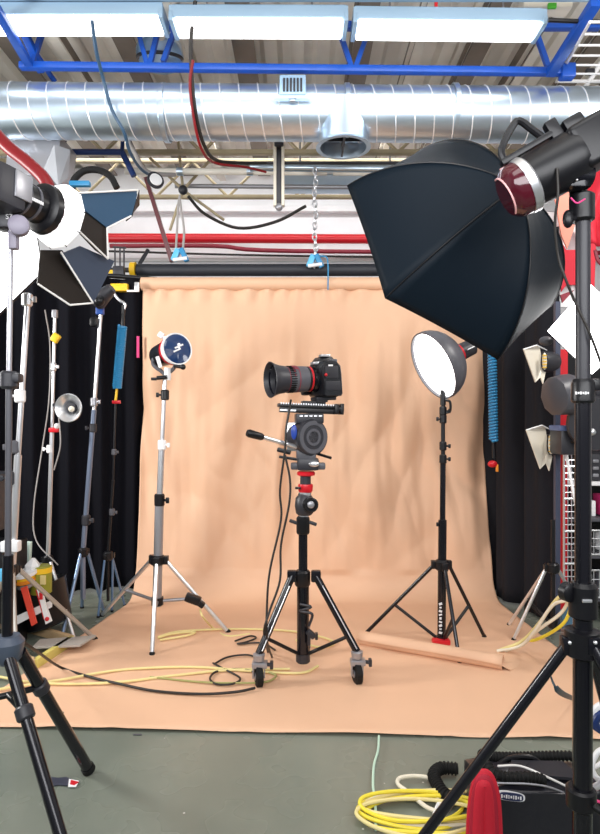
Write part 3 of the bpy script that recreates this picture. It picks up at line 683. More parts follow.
# body profile swept across the camera's width (local Y)
prof2 = [(-.060, -.098), (.030, -.098), (.040, -.088), (.042, -.02), (.050, .02), (.052, .052), (.044, .074), (.022, .098), (-.010, .106), (-.042, .098), (-.062, .074), (-.066, .03), (-.068, -.085)]
def sweep(b, prof, ys, scs):
    n_ = len(prof); vs = []; fs = []
    for y, sc in zip(ys, scs): vs += [((x)*sc[0]+sc[2], y, z*sc[1]+sc[3]) for (x, z) in prof]
    for i in range(len(ys)-1):
        for k in range(n_): a = i*n_+k; c2 = i*n_+(k+1) % n_; fs.append([a, c2, c2+n_, a+n_])
    fs.append(list(range(n_))); fs.append([(len(ys)-1)*n_+k for k in range(n_)][::-1]); b.add(vs, fs)
b = MB(fr)
sweep(b, prof2, [-.088, -.080, -.04, -.03, .03, .04, .08, .088], [(.85, .78, 0, -.015), (.95, .84, 0, -.012), (1, .86, 0, -.010), (1, 1, 0, 0), (1, 1, 0, 0), (1, .86, 0, -.010), (.95, .84, 0, -.012), (.85, .78, 0, -.015)])
bd = b.build('body', M_cam, cm, angle=30)
b = MB(fr); b.box((-.02, .0, .06), (.02, .03, .02)); b.lathe([(0, .062), (.03, .06)], (.035, 0, -.01), (1, 0, 0), 30); b.build('lens_mount', M_blackm, bd)
b = MB(fr); b.box((.062, -.066, -.025), (.05, .04, .12), bev=.016); b.build('grip', M_cam, bd)
b = MB(fr); b.box((-.005, .088, .02), (.07, .006, .06), bev=.003); b.box((-.01, .088, -.045), (.08, .006, .045), bev=.003); b.build('port_cover', M_dgrey, bd)
b = MB(fr); b.sph((.028, .091, .008), .008); b.build('red_button', M_red, bd)
b = MB(fr); b.lathe([(0, .02), (.012, .02), (.014, .016)], (-.03, .06, .07), (0, 0, 1), 20); b.build('mode_dial', M_mgrey, bd)
b = MB(fr); b.box((.0, .03, .104), (.05, .03, .012), bev=.003); b.box((.048, .015, .068), (.03, .045, .014), bev=.005); b.build('hot_shoe', M_silver, bd)
b = MB(fr); b.box((-.078, .0, -.01), (.012, .05, .04), bev=.006); b.build('eyepiece', M_rubber, bd)
b = MB(fr); b.box((.0, .0885, .052), (.024, .004, .009)); b.build('badge', M_wht, bd)
# lens
lf = fr @ Matrix.Translation((.045*.17, 0, 0)) @ Matrix.Scale(.83, 4, (1, 0, 0))
zc2 = -.006
b = MB(lf); b.lathe([(.045, .054), (.07, .058), (.082, .060), (.10, .060)], (0, 0, zc2), (1, 0, 0), 36); ln = b.build('lens_barrel', M_cam, cm)
b = MB(lf); b.lathe([(.078, .0615), (.09, .0615)], (0, 0, zc2), (1, 0, 0), 36, False); b.build('red_ring', M_red, ln)
b = MB(lf); b.lathe([(.10, .057), (.105, .062), (.19, .064), (.20, .060), (.222, .0605)], (0, 0, zc2), (1, 0, 0), 36); b.build('focus_ring', M_mgrey, ln)
b = MB(lf)
for k in range(36):
    a = 2*PI*k/36; b.box((.205, .062*math.cos(a), zc2+.062*math.sin(a)), (.034, .006, .004), rot=Matrix.Rotation(a, 3, 'X'))
b.build('rubber_ribs', M_rubber, ln)
for xx, rr in ((.166, .0652), (.226, .0622)):
    b = MB(lf); b.lathe([(xx, rr), (xx+.005, rr)], (0, 0, zc2), (1, 0, 0), 36, False); b.build('thin_red_line', M_dred, ln)
b = MB(lf)
for k in range(5): b.box((.186, .060*math.cos(.3+k*.28), zc2+.064*math.sin(.3+k*.28)), (.028, .012, .004), rot=Matrix.Rotation(.3+k*.28+PI/2, 3, 'X'))
b.build('maroon_marks', M_dred, ln)
b = MB(lf); b.lathe([(.222, .060), (.235, .064), (.27, .068), (.30, .076), (.325, .086), (.327, .082), (.30, .072), (.24, .058)], (0, 0, zc2), (1, 0, 0), 40, False); b.build('lens_hood', M_dgrey, ln)
b = MB(lf); b.lathe([(.236, .058), (.244, .04), (.248, .0001)], (0, 0, zc2), (1, 0, 0), 36); b.build('front_glass', M_glass, ln)
b = MB(lf); b.lathe([(.30, .0715), (.27, .066), (.245, .056)], (0, 0, zc2), (1, 0, 0), 40, False); b.build('hood_lining', M_glass, ln)
b = MB(fr); b.box((.0, 0, -.104), (.11, .07, .018), bev=.006); b.box((.02, 0, -.116), (.06, .06, .012), bev=.004); b.build('camera_foot', M_dgrey, cm)
# cables hanging from head
solo_tube('camera_cable', [A(291, 400, -.05), A(289, 412, -.09), A(286, 430, -.1), A(285, 450, -.1), A(280, 490, -.08), A(281, 520, -.08), A(270, 570, -.1), A(267, 605, -.12), A(267, 640, -.12), fl(272, 657, .01)], .0055, M_bcab, 'black cable hanging from the lens past the fluid head, left strand', 'cable')
solo_tube('camera_cable', [A(285, 455, -.1), A(290, 480, -.1), A(289, 505, -.1), A(281, 545, -.1), A(280, 580, -.12), A(270, 610, -.14), A(264, 632, -.14), fl(268, 652, .01)], .0055, M_bcab, 'black cable hanging beside the tripod column, right strand', 'cable')

# ------------------------------------------------------------------ big octabox with flash head and foreground stand at right
C = V((.5451, 2.12, 1.8919)); n = V((.4242, -.8116, .4018)).normalized()   # n points towards the apex
u = V((-.87637, -.25622, .40782)); u = (u-n*u.dot(n)).normalized(); v = V((-.22803, -.5251, -.81992)); v = (v-n*v.dot(n)); v = (v-u*v.dot(u)).normalized()
Rm = .442
Lx = .31
ob = thing('umbrella_softbox', 'large black six-sided umbrella softbox seen from behind at upper right', 'softbox', C)
def ribpt(k, tt):
    a = k*PI/3; rr = Rm*math.sin(tt*PI/2*.78)/math.sin(PI/2*.78); hh = Lx*(math.cos(tt*PI/2*.78)-math.cos(PI/2*.78))/(1-math.cos(PI/2*.78))
    return C+(u*math.cos(a)+v*math.sin(a))*rr+n*hh
for k in range(6):
    def fn(a, b_, k=k):
        tt = .12+.88*b_; p = ribpt(k, tt).lerp(ribpt(k+1, tt), a); s4 = 4*a*(1-a)
        p = p-n*(.012*s4*math.sin(PI*b_))+(C-p)*.018*s4*b_*b_
        wr = .0022*math.sin(a*24+b_*9)*math.sin(PI*b_)*max(0, noise.noise(V((a*3, b_*3, k))))
        return p+n*(wr-.004*s4*math.sin(PI*b_))
    MB().grid(fn, 12, 18).build('fabric_panel', M_oct, ob, solid=.002, angle=60)
for k in range(6):
    MB().tube([ribpt(k, .12+.88*i/14)+n*.001 for i in range(15)], .0028, 6, sub=0).build('rib_seam', M_black, ob)
MB().lathe([(-.01, Rm*.83), (0, Rm*.83)], C-n*.0+n*.02, n, 6).build('front_diffuser', M_lit2, ob)
MB().lathe([(.0, .05), (.03, .06), (.05, .055)], C+n*(Lx-.03), n, 24).build('speed_ring', M_black, ob)
MB().cyl(C+n*(Lx-.04), at(560, 165, 1.52), .012).build('mounting_rod', M_black, ob)
# flash head
sh = thing('studio_flash', 'large black studio flash head with red-striped front behind the umbrella softbox', 'flash head', at(577, 190, 1.47))
P0 = at(513, 193, 1.50); P1 = at(592, 147, 1.47); hx = (P1-P0).normalized(); Lh = (P1-P0).length
fr = frame(P0, hx)
b = MB(fr); b.lathe([(-.02, .05), (-.01, .060), (.0, .066), (.022, .068)], (0, 0, 0), (1, 0, 0), 32); b.build('red_front', M_maroon, sh)
b = MB(fr); b.lathe([(.022, .070), (.04, .072), (.045, .068)], (0, 0, 0), (1, 0, 0), 32); b.build('silver_ring', M_silver, sh)
b = MB(fr); b.tube([(-.021, .05*math.cos(a), .05*math.sin(a)) for a in (PI/2+.3*j for j in range(0, 11))], .0022, 6, sub=0); b.box((.011, 0, .0675), (.020, .004, .003)); b.box((.011, .0675, 0), (.020, .003, .004)); b.build('pink_stripe', mat('pale_pink_line', (.85, .45, .45), .4), sh)
b = MB(fr); b.lathe([(.045, .064), (.06, .066), (.16, .066), (.175, .062)], (0, 0, 0), (1, 0, 0), 32); bd = b.build('body', M_black, sh)
b = MB(fr); b.box((.215, 0, .004), (.11, .11, .112), bev=.016, seg=3); b.build('rear_housing', M_black, sh)
b = MB(fr); b.tube([(.271, -.042, .045), (.271, .042, .045), (.271, .042, -.04), (.271, -.042, -.04)], .008, 8, closed=True, sub=0); b.build('teal_rear_frame', M_teal, sh)
b = MB(fr); b.tube([(.02, 0, .078), (.030, 0, .112), (.085, 0, .150), (.102, 0, .146), (.112, 0, .12), (.125, 0, .085)], .009, 8, sub=3); b.box((.08, 0, .078), (.14, .03, .016), bev=.005); b.build('carry_handle', M_black, sh)
b = MB(fr); b.box((.155, 0, .085), (.03, .03, .05), bev=.006); b.box((.20, 0, .075), (.05, .04, .03), bev=.008); b.build('top_knob', M_black, sh)
b = MB(); b.box(at(576, 172, 1.47), (.05, .045, .09), bev=.015); b.lathe([(-.03, .03), (.03, .03)], at(577, 176, 1.47), (1, .2, 0), 20); b.build('tilt_bracket', M_blackm, sh)
MB().tube([at(571, 198, 1.44), at(577, 203, 1.43), at(585, 199, 1.44)], .002, 6).build('pink_cord', M_pink, sh)
for (dx, dy) in ((577, 165), (577, 180)): MB().sph(at(dx, dy, 1.435), .003).build('bolt', M_silver, sh)
# stand
cy = 1.5; cx = at(583, 0, cy).x
st = thing('studio_stand', 'heavy black studio stand in the right foreground holding the umbrella light', 'light stand', (cx, cy, 0))
def Q(px, py, dy=0): return at(px, py, cy+dy)
MB().cyl(Q(583, 387), Q(583, 213), .0175, n=20).build('pole', M_dgrey, st)
MB().cyl(Q(583, 590), Q(583, 385), .0195, n=20).build('pole', M_blackm, st)
MB().cyl(Q(582, 905), Q(583, 588), .0235, n=20).build('pole', M_blackm, st)
c_ = MB(); c_.lathe([(-.035, .024), (-.03, .03), (.03, .03), (.035, .024)], Q(582, 208), (0, 0, 1), 20); c_ = c_.build('top_socket', M_black, st)
MB().cyl(Q(581, 217), Q(578, 190), .021).build('spigot', M_black, c_)
b = MB(); b.cyl(Q(578, 218, -.01), Q(570, 219, -.02), .006); b.sph(Q(568, 219, -.02), .019, (.7, .6, 1.2)); b.build('knob', M_black, c_)
c_ = MB(); c_.lathe([(-.03, .024), (-.025, .028), (.02, .028), (.03, .023)], Q(583, 391), (0, 0, 1), 20); c_ = c_.build('collar', M_black, st)
b = MB(); b.box(Q(593, 385), (.03, .03, .03), bev=.006); b.build('lever', M_black, c_)
b = MB()
for k in range(6): b.box(Q(576+k*2.4, 393, -.029), (.0035, .003, .007-.002*(k % 2)))
b.build('white_lettering', M_wht, c_)
c_ = MB(); c_.lathe([(-.045, .026), (-.04, .034), (.035, .034), (.045, .026)], Q(583, 600), (0, 0, 1), 20); c_ = c_.build('collar', M_black, st)
b = MB(); b.cyl(Q(578, 594), Q(569, 592), .012); b.lathe([(-.014, .018), (-.01, .024), (.01, .024), (.014, .018)], Q(568, 592), (.4, -1, 0), 18); b.build('knob', M_black, c_)
b = MB(); b.box(Q(587, 601, -.036), (.024, .006, .008), bev=.002); b.build('silver_badge', M_silver, c_)
MB().lathe([(-.035, .034), (-.03, .042), (.03, .042), (.035, .03)], Q(582, 642), (0, 0, 1), 20).build('leg_hub', M_black, st)
hubp = Q(582, 644)
for (ax_, px0, foot) in ((0, 567, V((.20, 1.60, .01))), (1, 590, V((1.05, 1.86, .01))), (2, 592, V((1.02, 1.12, .01)))):
    a = Q(px0, 645, .0 if ax_ == 0 else (.03 if ax_ == 1 else -.03))
    g = MB(); g.cyl(a, foot, .0135, n=14); g.box(a, (.03, .03, .045), bev=.006); g = g.build('leg', M_blackm, st)
    MB().cyl(foot.lerp(a, .03), foot, .018).build('rubber_foot', M_rubber, g)
    MB().sph(a+V((-.0, -.017, .012)), .005).build('bolt', M_silver, g)
    if ax_: MB().cyl(Q(580, 797), a.lerp(foot, .62), .009).build('brace', M_silver if ax_ == 1 else M_black, st)
MB().lathe([(-.025, .03), (-.02, .036), (.02, .036), (.025, .03)], Q(581, 797), (0, 0, 1), 20).build('lower_hub', M_black, st)
solo_tube('flash_cable', [at(557, 168, 1.42), at(558, 195, 1.42), at(555, 222, 1.44), at(558, 255, 1.46), at(566, 280, 1.46), at(576, 304, 1.47), at(590, 334, 1.47), at(604, 372, 1.48), at(612, 400, 1.48)], .0032, M_bcab, 'thin black cable hanging from the large flash head down across the stand', 'cable')

# ------------------------------------------------------------------ red and white banner, red cloth at right edge
t = thing('wall_banner', 'red, white and salmon banner hanging behind the umbrella softbox', 'banner', at(568, 300, 3.9))
MB().box(at(566, 260, 3.92), (.26, .02, .62)).build('white_cloth', M_wht, t)
MB().slab([at(552, 190, 3.85), at(578, 182, 3.85), at(578, 215, 3.85), at(567, 249, 3.85), at(561, 235, 3.85), at(556, 205, 3.85)], .012).build('salmon_flap', M_salm, t)
MB().slab([at(566, 250, 3.86), at(579, 250, 3.86), at(579, 285, 3.86), at(566, 285, 3.86), at(561, 292, 3.86), at(560, 240, 3.86)], .012).build('red_panel', M_redc, t)
MB().slab([at(575, 215, 3.84), at(596, 235, 3.84), at(594, 290, 3.84), at(586, 290, 3.84)], .012).build('red_fold', M_redc, t)
MB().slab([at(560, 295, 3.8), at(574, 290, 3.8), at(562, 303, 3.8)], .012).build('maroon_corner', M_dred, t)
def rc(u_, v_):
    x = 1.60+.5*u_-.22*math.sin(PI*min(1, v_*1.3))*(1-u_); z = 2.86-.95*v_
    return V((x, 3.2+.05*math.sin(u_*14+v_*2), z))
b = MB(); b.grid(lambda a, c2: at(588+34*a-6*math.sin(PI*min(1, (1-c2)*1.25)), 170+75*c2, 3.2)+V((0, .03*math.sin(a*10+c2*4), 0)), 16, 16)
b.build('red_cloth', M_redc, label='bright red cloth bulging in at the right edge beside the stand', cat='cloth', solid=.004)
MB().tube([at(595, 250, 3.3), at(599, 262, 3.3), at(612, 270, 3.3)], .01).build('wire_hook', M_dred, label='small dark red wire hook below the red cloth', cat='hook')

# lit softbox at right edge
t = thing('square_softbox', 'glowing white square softbox behind the right foreground stand', 'softbox', at(585, 360, 2.7))
fpts = [at(548, 331, 2.72), at(590, 284, 2.6), at(640, 330, 2.5), at(592, 374, 2.62)]
MB().slab(fpts, .02).build('diffuser', M_lit, t)
cc = (fpts[0]+fpts[1]+fpts[2]+fpts[3])/4+V((.05, .26, .02))
vs = [p+V((0, .012, 0)) for p in fpts]+[cc+(p-(fpts[0]+fpts[2])/2)*.22 for p in fpts]
MB().add(vs, [[0, 1, 5, 4], [1, 2, 6, 5], [2, 3, 7, 6], [3, 0, 4, 7], [4, 5, 6, 7]]).build('shell', M_black, t, solid=.003)
MB().cyl(fpts[1]+V((0, .02, .0)), fpts[2]+V((0, .02, 0)), .006).build('edge_rod', M_mgrey, t)
MB().cyl(cc+V((0, .0, 0)), cc+V((0, .10, .0)), .04).build('lamp_body', M_dgrey, t)
MB().sph(at(546, 341, 2.85), .028, (1.2, .8, .8)).build('corner_pad', M_mgrey, t)

# ------------------------------------------------------------------ rack, barn door lamps, domes at right
D = 3.75
t = thing('storage_rack', 'storage rack with white shelves and red post at the right edge', 'shelving', (2.1, 4.0, 0))
MB().box((at(562, 0, D).x, D, .86), (.05, .05, 1.72)).build('red_post', M_red, t)
MB().box((at(557, 0, D-.1).x, D-.1, 1.0), (.03, .03, 2.0)).build('dark_post', mat('blue_grey_post', (.05, .06, .10), .4), t)
MB().box((2.72, D, 1.0), (.05, .05, 2.0)).build('red_post', M_red, t)
MB().box((2.2, 4.32, .9), (1.1, .02, 1.75)).build('back_panel', M_black, t)
for (py, m) in ((484, M_wht), (520, M_mgrey), (557, M_mgrey), (600, M_mgrey)):
    z = CH+(CY-py)/F*D; MB().box((2.19, D+.27, z), (1.08, .54, .022), bev=.003).build('shelf', m, t)
# wire grid side panel
g = MB()
x0 = at(564, 0, D-.04).x; x1 = at(579, 0, D-.04).x; z0 = at(0, 596, D-.04).z; z1 = at(0, 447, D-.04).z
for k in range(5): g.cyl((x0+(x1-x0)*k/4, D-.04, z0), (x0+(x1-x0)*k/4, D-.04, z1), .0035 if 0 < k < 4 else .007, n=6)
for k in range(24):
    z = z0+(z1-z0)*k/23; g.cyl((x0, D-.04, z), (x1, D-.04, z), .003 if k % 5 else .008, n=6)
g.build('wire_grid_panel', M_silver, t)
def basket(x0, x1, z, h, label, grp=None):
    b = MB(); y0 = D-.0; y1 = D+.34
    for zz in (z, z+h):
        b.tube([(x0, y0, zz), (x1, y0, zz), (x1, y1, zz), (x0, y1, zz)], .006, 6, closed=True, sub=0)
    nx = int((x1-x0)/.035)
    for k in range(nx+1):
        x = x0+(x1-x0)*k/nx; b.cyl((x, y0, z), (x, y0, z+h), .0035, n=6); b.cyl((x, y0, z), (x, y1, z), .0035, n=6)
    for k in range(1, 3): b.cyl((x0, y0, z+h*k/3), (x1, y0, z+h*k/3), .0035, n=6)
    b.build('wire_basket', M_silver, label=label, cat='basket')
zs = [CH+(CY-py)/F*D+.015 for py in (520, 557, 600)]
basket(1.80, 2.30, zs[1]+.0, .15, 'silver wire basket on the middle shelf of the rack')
basket(1.80, 2.30, zs[2]+.0, .17, 'silver wire basket on the lowest shelf of the rack')
def can(x, z, h, r, m, label, y=D+.12):
    MB().lathe([(0, r*.95), (.005, r), (h-.01, r), (h, r*.9)], (x, y, z), (0, 0, 1), 14).build('canister', m, label=label, cat='canister', group=label.replace('canister standing', 'canisters'))
for k in range(5): can(1.85+k*.085, zs[1]+.008, .11, .03, M_wht if k % 2 else M_mgrey, ('pale' if k % 2 else 'grey')+' canister standing in the middle wire basket on the rack')
for k in range(5): can(1.85+k*.085, zs[2]+.008, .12, .03, M_mgrey if k % 2 else M_wht, ('grey' if k % 2 else 'pale')+' canister standing in the lowest wire basket on the rack')
MB().box((2.0, D+.1, zs[0]+.068), (.18, .14, .13), bev=.008).build('pink_box', M_pink, label='pink box on the rack just below the white shelf', cat='box')
MB().box((1.83, D+.1, zs[0]+.05), (.08, .12, .10), bev=.008).build('white_box', M_wht, label='small white box left of the pink box on the rack', cat='box')
t = thing('equipment_case', 'dark ribbed equipment case on the white top shelf of the rack', 'case', (2.0, D+.2, at(0, 484, D).z+.012))
MB().box((2.02, D+.2, at(0, 484, D).z+.10), (.40, .3, .17), bev=.02).build('case', M_dgrey, t)
b = MB()
for k in range(6):
    for j in range(3): b.box((1.87+k*.055, D+.045, at(0, 484, D).z+.05+j*.045), (.035, .012, .02), bev=.004)
b.build('ribbed_face', M_grey, t)

def barndoor(px, py, d, label, s=1.0):
    t = thing('barn_door_lamp', label, 'studio lamp', at(px, py+30*s, d))
    def a(x, y, dd=0): return at(px+x*s, py+y*s, d+dd)
    MB().slab([a(-22, -15, -.10), a(-3, -17, -.02), a(0, 2, 0), a(-8, 24, -.06)], .006).build('left_flap', M_cream, t)
    MB().slab([a(-22, -15, -.10), a(-3, -17, -.02), a(6, -14, .03), a(-6, -20, -.08)], .006).build('top_flap', M_wht, t)
    MB().slab([a(-8, 24, -.06), a(0, 4, 0), a(4, 12, 0), a(1, 26, -.06), a(-2, 18, -.04)], .006).build('bottom_flap', M_cream, t)
    MB().lathe([(0, .03), (.01, .062), (.06, .066), (.12, .05)], a(-3, 0, .0), (1, .35, .05), 24).build('housing', M_dgrey, t)
    b = MB(); b.sph(a(3, -1, -.07), .03*s, (.55, .4, 2.0)); b = b.build('ribbed_handle', M_cream, t)
    b2 = MB()
    for k in range(5): b2.box(a(3, -8+k*3.6, -.082), (.024, .008, .006))
    b2.build('handle_ribs', M_yel, b)
    MB().cyl(a(12, 0, .1), V((at(557, 0, D-.1).x, D-.1, a(12, 0, .1).z)), .012).build('mounting_arm', M_black, t)
barndoor(542, 362, 3.6, 'cream barn-door lamp on the dark post, the upper of two', .85)
barndoor(548, 445, 3.6, 'cream barn-door lamp on the dark post, the lower of two')
t = thing('reflector_dome', 'faceted grey reflector dome beside the pole above the rack', 'reflector', at(568, 410, 3.3))
MB().lathe([(0, .075), (.02, .105), (.10, .115), (.17, .09), (.20, .05)], at(551, 397, 3.2), (1, .3, .15), 10).build('dome', M_mgrey, t)
MB().lathe([(.22, .05), (.34, .05)], at(556, 399, 3.2), (1, .3, .15), 16).build('socket', M_dgrey, t)
t = thing('reflector_dome', 'round dark reflector dome right of the foreground pole', 'reflector', at(600, 430, 3.3))
MB().lathe([(0, .14), (.03, .15), (.12, .12), (.17, .05)], at(597, 424, 3.2), (.3, .9, .1), 24).build('dome', M_dgrey, t)
MB().sph(at(592, 432, 3.17), .02).build('bright_screw', M_silver, t)
t = thing('lamp_ballast', 'slate blue lamp ballast box with blue top, below the grey dome', 'ballast', at(568, 455, 3.4))
MB().box(at(569, 441, 3.4), (.16, .16, .15), bev=.018).build('box', M_dgrey, t)
MB().box(at(569, 428, 3.39), (.17, .15, .03), bev=.008).build('blue_top', mat('slate_blue_plastic', (.10, .15, .32), .4), t)
MB().sph(at(573, 441, 3.31), .014).build('hole', M_black, t)
solo_tube('white_cable', [at(566, 452, 3.55), at(570, 475, 3.5), at(576, 505, 3.45), at(580, 530, 3.45), at(577, 560, 3.4)], .009, M_wht, 'white cable hanging beside the wire grid panel of the rack', 'cable')
t = thing('red_clip', 'small red and silver clip below the slate blue ballast', 'clip', at(565, 456, 3.5))
MB().box(at(563, 450, 3.5), (.04, .03, .03), bev=.006).build('red_jaw', M_red, t); MB().box(at(568, 448, 3.5), (.06, .02, .025), bev=.006).build('silver_jaw', M_silver, t)

# blue coil hoses
def coil(px0, y0, y1, px1, d, label):
    t = thing('coil_hose', label, 'hose', at(px1, y1, d))
    p = at(px0, y0, d); q = at(px1, y1, d)
    pts = []; n_ = 30
    dr = (q-p).normalized(); uu = dr.orthogonal().normalized(); vv = dr.cross(uu)
    for k in range(n_*10+1): a = 2*PI*k/10; pts.append(p.lerp(q, k/(n_*10))+(uu*math.cos(a)+vv*math.sin(a))*.024)
    MB().tube(pts, .0085, 6, sub=0).build('coil', M_cyan, t)
    MB().cyl(p, q, .02).build('core', mat('deep_blue_plastic', (.01, .10, .25), .4), t)
    return t
t = coil(122.5, 326, 388, 117, 3.95, 'bright blue coil hose hanging against the left black curtain')
MB().cyl(at(123.5, 305, 3.95), at(122.5, 326, 3.95), .012).build('black_end', M_black, t)
MB().cyl(at(117, 388, 3.95), at(115.5, 402, 3.95), .008).build('yellow_end', M_yel, t)
MB().box(at(116.5, 402, 3.93), (.055, .02, .022), bev=.006).build('red_clip', M_red, t)
t.name = 'coil_hose'
MB().tube([at(113, 292, 3.95), at(119, 300, 3.95), at(125, 304, 3.95), at(124, 309, 3.95)], .009).build('silver_hook', M_silver, t)
t = coil(492, 350, 441, 493.5, 4.05, 'bright blue coil hose hanging against the right charcoal curtain')
MB().cyl(at(493.5, 441, 4.05), at(494, 458, 4.05), .012).build('black_end', M_black, t)
b = MB(); b.sph(at(492.5, 464, 4.05), .03, (1.1, .7, .8)); b.build('red_hook', M_red, t)
MB().box(at(497, 468, 4.05), (.015, .02, .05), bev=.004).build('orange_tongue', M_orange, t)

# ------------------------------------------------------------------ dark stand beside right curtain, cable bundle
hub = at(553, 568, 3.45)
t = thing('light_stand', 'black stand with silver legs in front of the right charcoal curtain', 'light stand', (hub.x, hub.y, 0))
stand(t, [(V((hub.x, hub.y, .12)), at(553, 520, 3.45), .012, M_black)], hub, [fl(513, 641), fl(508, 626), fl(592, 630)], .010, M_silver, hub.z-.32, .5, M_black, .006, hub_r=.035)
yb = [[(572, 588), (556, 600), (540, 622), (522, 641), (500, 650)], [(571, 592), (562, 612), (538, 630), (524, 643), (505, 652)], [(568, 600), (552, 606), (534, 632), (520, 646), (497, 651)], [(574, 596), (566, 620), (552, 632), (535, 640), (528, 640)]]
for k, pp in enumerate(yb):
    pts = []
    for i, (a, b_) in enumerate(pp):
        f_ = i/4; pts.append(at(a, b_, 2.95) if i == 0 else at(a, b_, (2.95, 3.05, 3.15, 3.25, 3.3)[i]))
    for p in pts: p.z = max(p.z, .012)
    solo_tube('bundled_cable', pts, .0085, (M_ycab, M_ccab, M_ccab, M_ycab2)[k], ('pale yellow cable of the slung bundle, uppermost beside the right stand', 'cream cable of the slung bundle hanging lowest toward the torn roll', 'cream cable of the slung bundle in its middle', 'bright yellow cable of the slung bundle with the lowest bend')[k], 'cable', group='bundled cables beside the right stand')
MB().slab([at(560, 612, 3.1), at(578, 600, 3.1), at(574, 622, 3.1), at(562, 628, 3.1)], .03).build('blue_pouch', mat('dull_blue_cloth', (.06, .15, .24), .7), label='dull blue pouch hanging behind the cable bundle at right', cat='pouch')
solo_tube('black_strap', [at(548, 664, 1.9), at(552, 680, 1.9), at(560, 692, 1.95), fl(574, 699, .012)], .010, mat('slate_strap', (.03, .06, .08), .5), 'dark strap curling down onto the paper left of the foreground pole', 'strap', flat=.3)

# ------------------------------------------------------------------ left softbox cluster
hd = thing('studio_flash', 'black studio flash head with grey back plate on the left foreground stand', 'flash head', at(10, 245, 1.9))
P0 = at(-6, 186, 1.78); P1 = at(60, 217, 2.02); hx = (P1-P0).normalized()
fr = frame(P0, hx)
b = MB(fr); b.box((.02, 0, .0), (.10, .11, .12), bev=.012); b.build('rear_housing', M_dgrey, hd)
b = MB(fr); b.box((.055, -.058, .012), (.062, .008, .082), bev=.004); b.build('grey_back_plate', M_grey, hd)
b = MB(fr); b.lathe([(.05, .052), (.10, .055), (.16, .055), (.19, .058)], (0, 0, 0), (1, 0, 0), 30); bd = b.build('body', M_black, hd)
for xx in (.085, .125): 
    b = MB(fr); b.lathe([(xx, .058), (xx+.008, .058)], (0, 0, 0), (1, 0, 0), 30); b.build('band', M_mgrey, bd)
b = MB(fr)
for k in range(7): b.box((.088+k*.007, -.0575, -.012), (.0045, .003, .010))
b.build('white_lettering', M_wht, bd)
b = MB(fr); b.lathe([(.165, .066), (.175, .080), (.195, .083), (.20, .076), (.195, .066)], (0, 0, 0), (1, 0, 0), 36); b.build('speed_ring', M_black, hd)
b = MB(fr); b.lathe([(.198, .079), (.206, .079)], (0, 0, 0), (1, 0, 0), 36); b.build('maroon_ring', mat('maroon_plastic', (.10, .015, .03), .3), hd)
b = MB(); b.box(at(6, 213, 1.88), (.06, .07, .11), bev=.012); b.build('bracket', M_dgrey, hd)
b = MB(); b.lathe([(-.022, .02), (-.016, .03), (.016, .03), (.022, .022)], at(19, 226, 1.83), (.35, -1, 0), 20); b.box(at(14, 240, 1.85), (.028, .03, .06), bev=.008); b.build('grey_tilt_knob', mat('lilac_grey_plastic', (.24, .22, .28), .45), hd)
def text(body, size, p, parent, m, depth=.001):
    cu = bpy.data.curves.new('txt', 'FONT'); cu.body = body; cu.size = size; cu.extrude = depth; cu.align_x = 'CENTER'
    to = bpy.data.objects.new('txt', cu); COL.objects.link(to); bpy.context.view_layer.update()
    me = bpy.data.meshes.new_from_object(to.evaluated_get(bpy.context.evaluated_depsgraph_get())); bpy.data.objects.remove(to)
    b = MB(Matrix.Translation(p) @ Matrix.Rotation(PI/2, 4, 'X')); b.add([v_.co for v_ in me.vertices], [list(f.vertices) for f in me.polygons]); return b.build('lettering', m, parent)
text('S7', .022, at(9, 219, 1.842), hd, M_wht)
# softbox
sb = thing('folded_softbox', 'black softbox with glowing collar and spread flaps on the left flash head', 'softbox', at(85, 300, 2.2))
b = MB(fr); k8 = 10
b.lathe([(.20, .080), (.235, .100), (.258, .109)], (0, 0, 0), (1, 0, 0), k8, False); b.build('glowing_collar', M_lit2, sb, solid=.003, angle=10)
b = MB(fr)
for k in range(k8):
    a = 2*PI*k/k8; b.cyl((.20, .079*math.cos(a), .079*math.sin(a)), (.260, .1105*math.cos(a), .1105*math.sin(a)), .0024, n=5)
b.build('collar_seams', M_dgrey, sb)
fp = [([(74, 193, 2.05), (138, 190, 2.38), (131, 216, 2.344), (107, 228, 2.22), (84, 210, 2.10)], M_teal),
      ([(84, 211, 2.11), (107, 228, 2.23), (108, 259, 2.24), (95, 250, 2.18), (80, 234, 2.10)], M_brown),
      ([(60, 254, 2.08), (80, 246, 2.14), (114, 261, 2.30), (93, 303, 2.25)], mat('slate_fabric', (.035, .05, .085), .6)),
      ([(40, 250, 2.06), (62, 250, 2.12), (93, 303, 2.24), (70, 305, 2.18), (37, 284, 2.07)], M_brown),
      ([(132, 216, 2.36), (139, 190, 2.39), (139, 205, 2.5), (126, 221, 2.5)], M_brown)]
for pts, m in fp: MB().slab([at(*p) for p in pts], .005).build('flap', m, sb)
for a, b_ in (((61, 252, 2.07), (93, 303, 2.22)), ((38, 284, 2.06), (70, 305, 2.16)), ((80, 232, 2.08), (108, 259, 2.22)), ((107, 228, 2.21), (131, 216, 2.33)), ((131, 216, 2.4), (138, 190, 2.37)), ((70, 305, 2.16), (93, 303, 2.23)), ((107, 228, 2.21), (108, 259, 2.22)), ((78, 193, 2.04), (138, 190, 2.37))):
    MB().cyl(at(*a), at(*b_), .0035, n=6).build('white_piping', M_edge, sb)
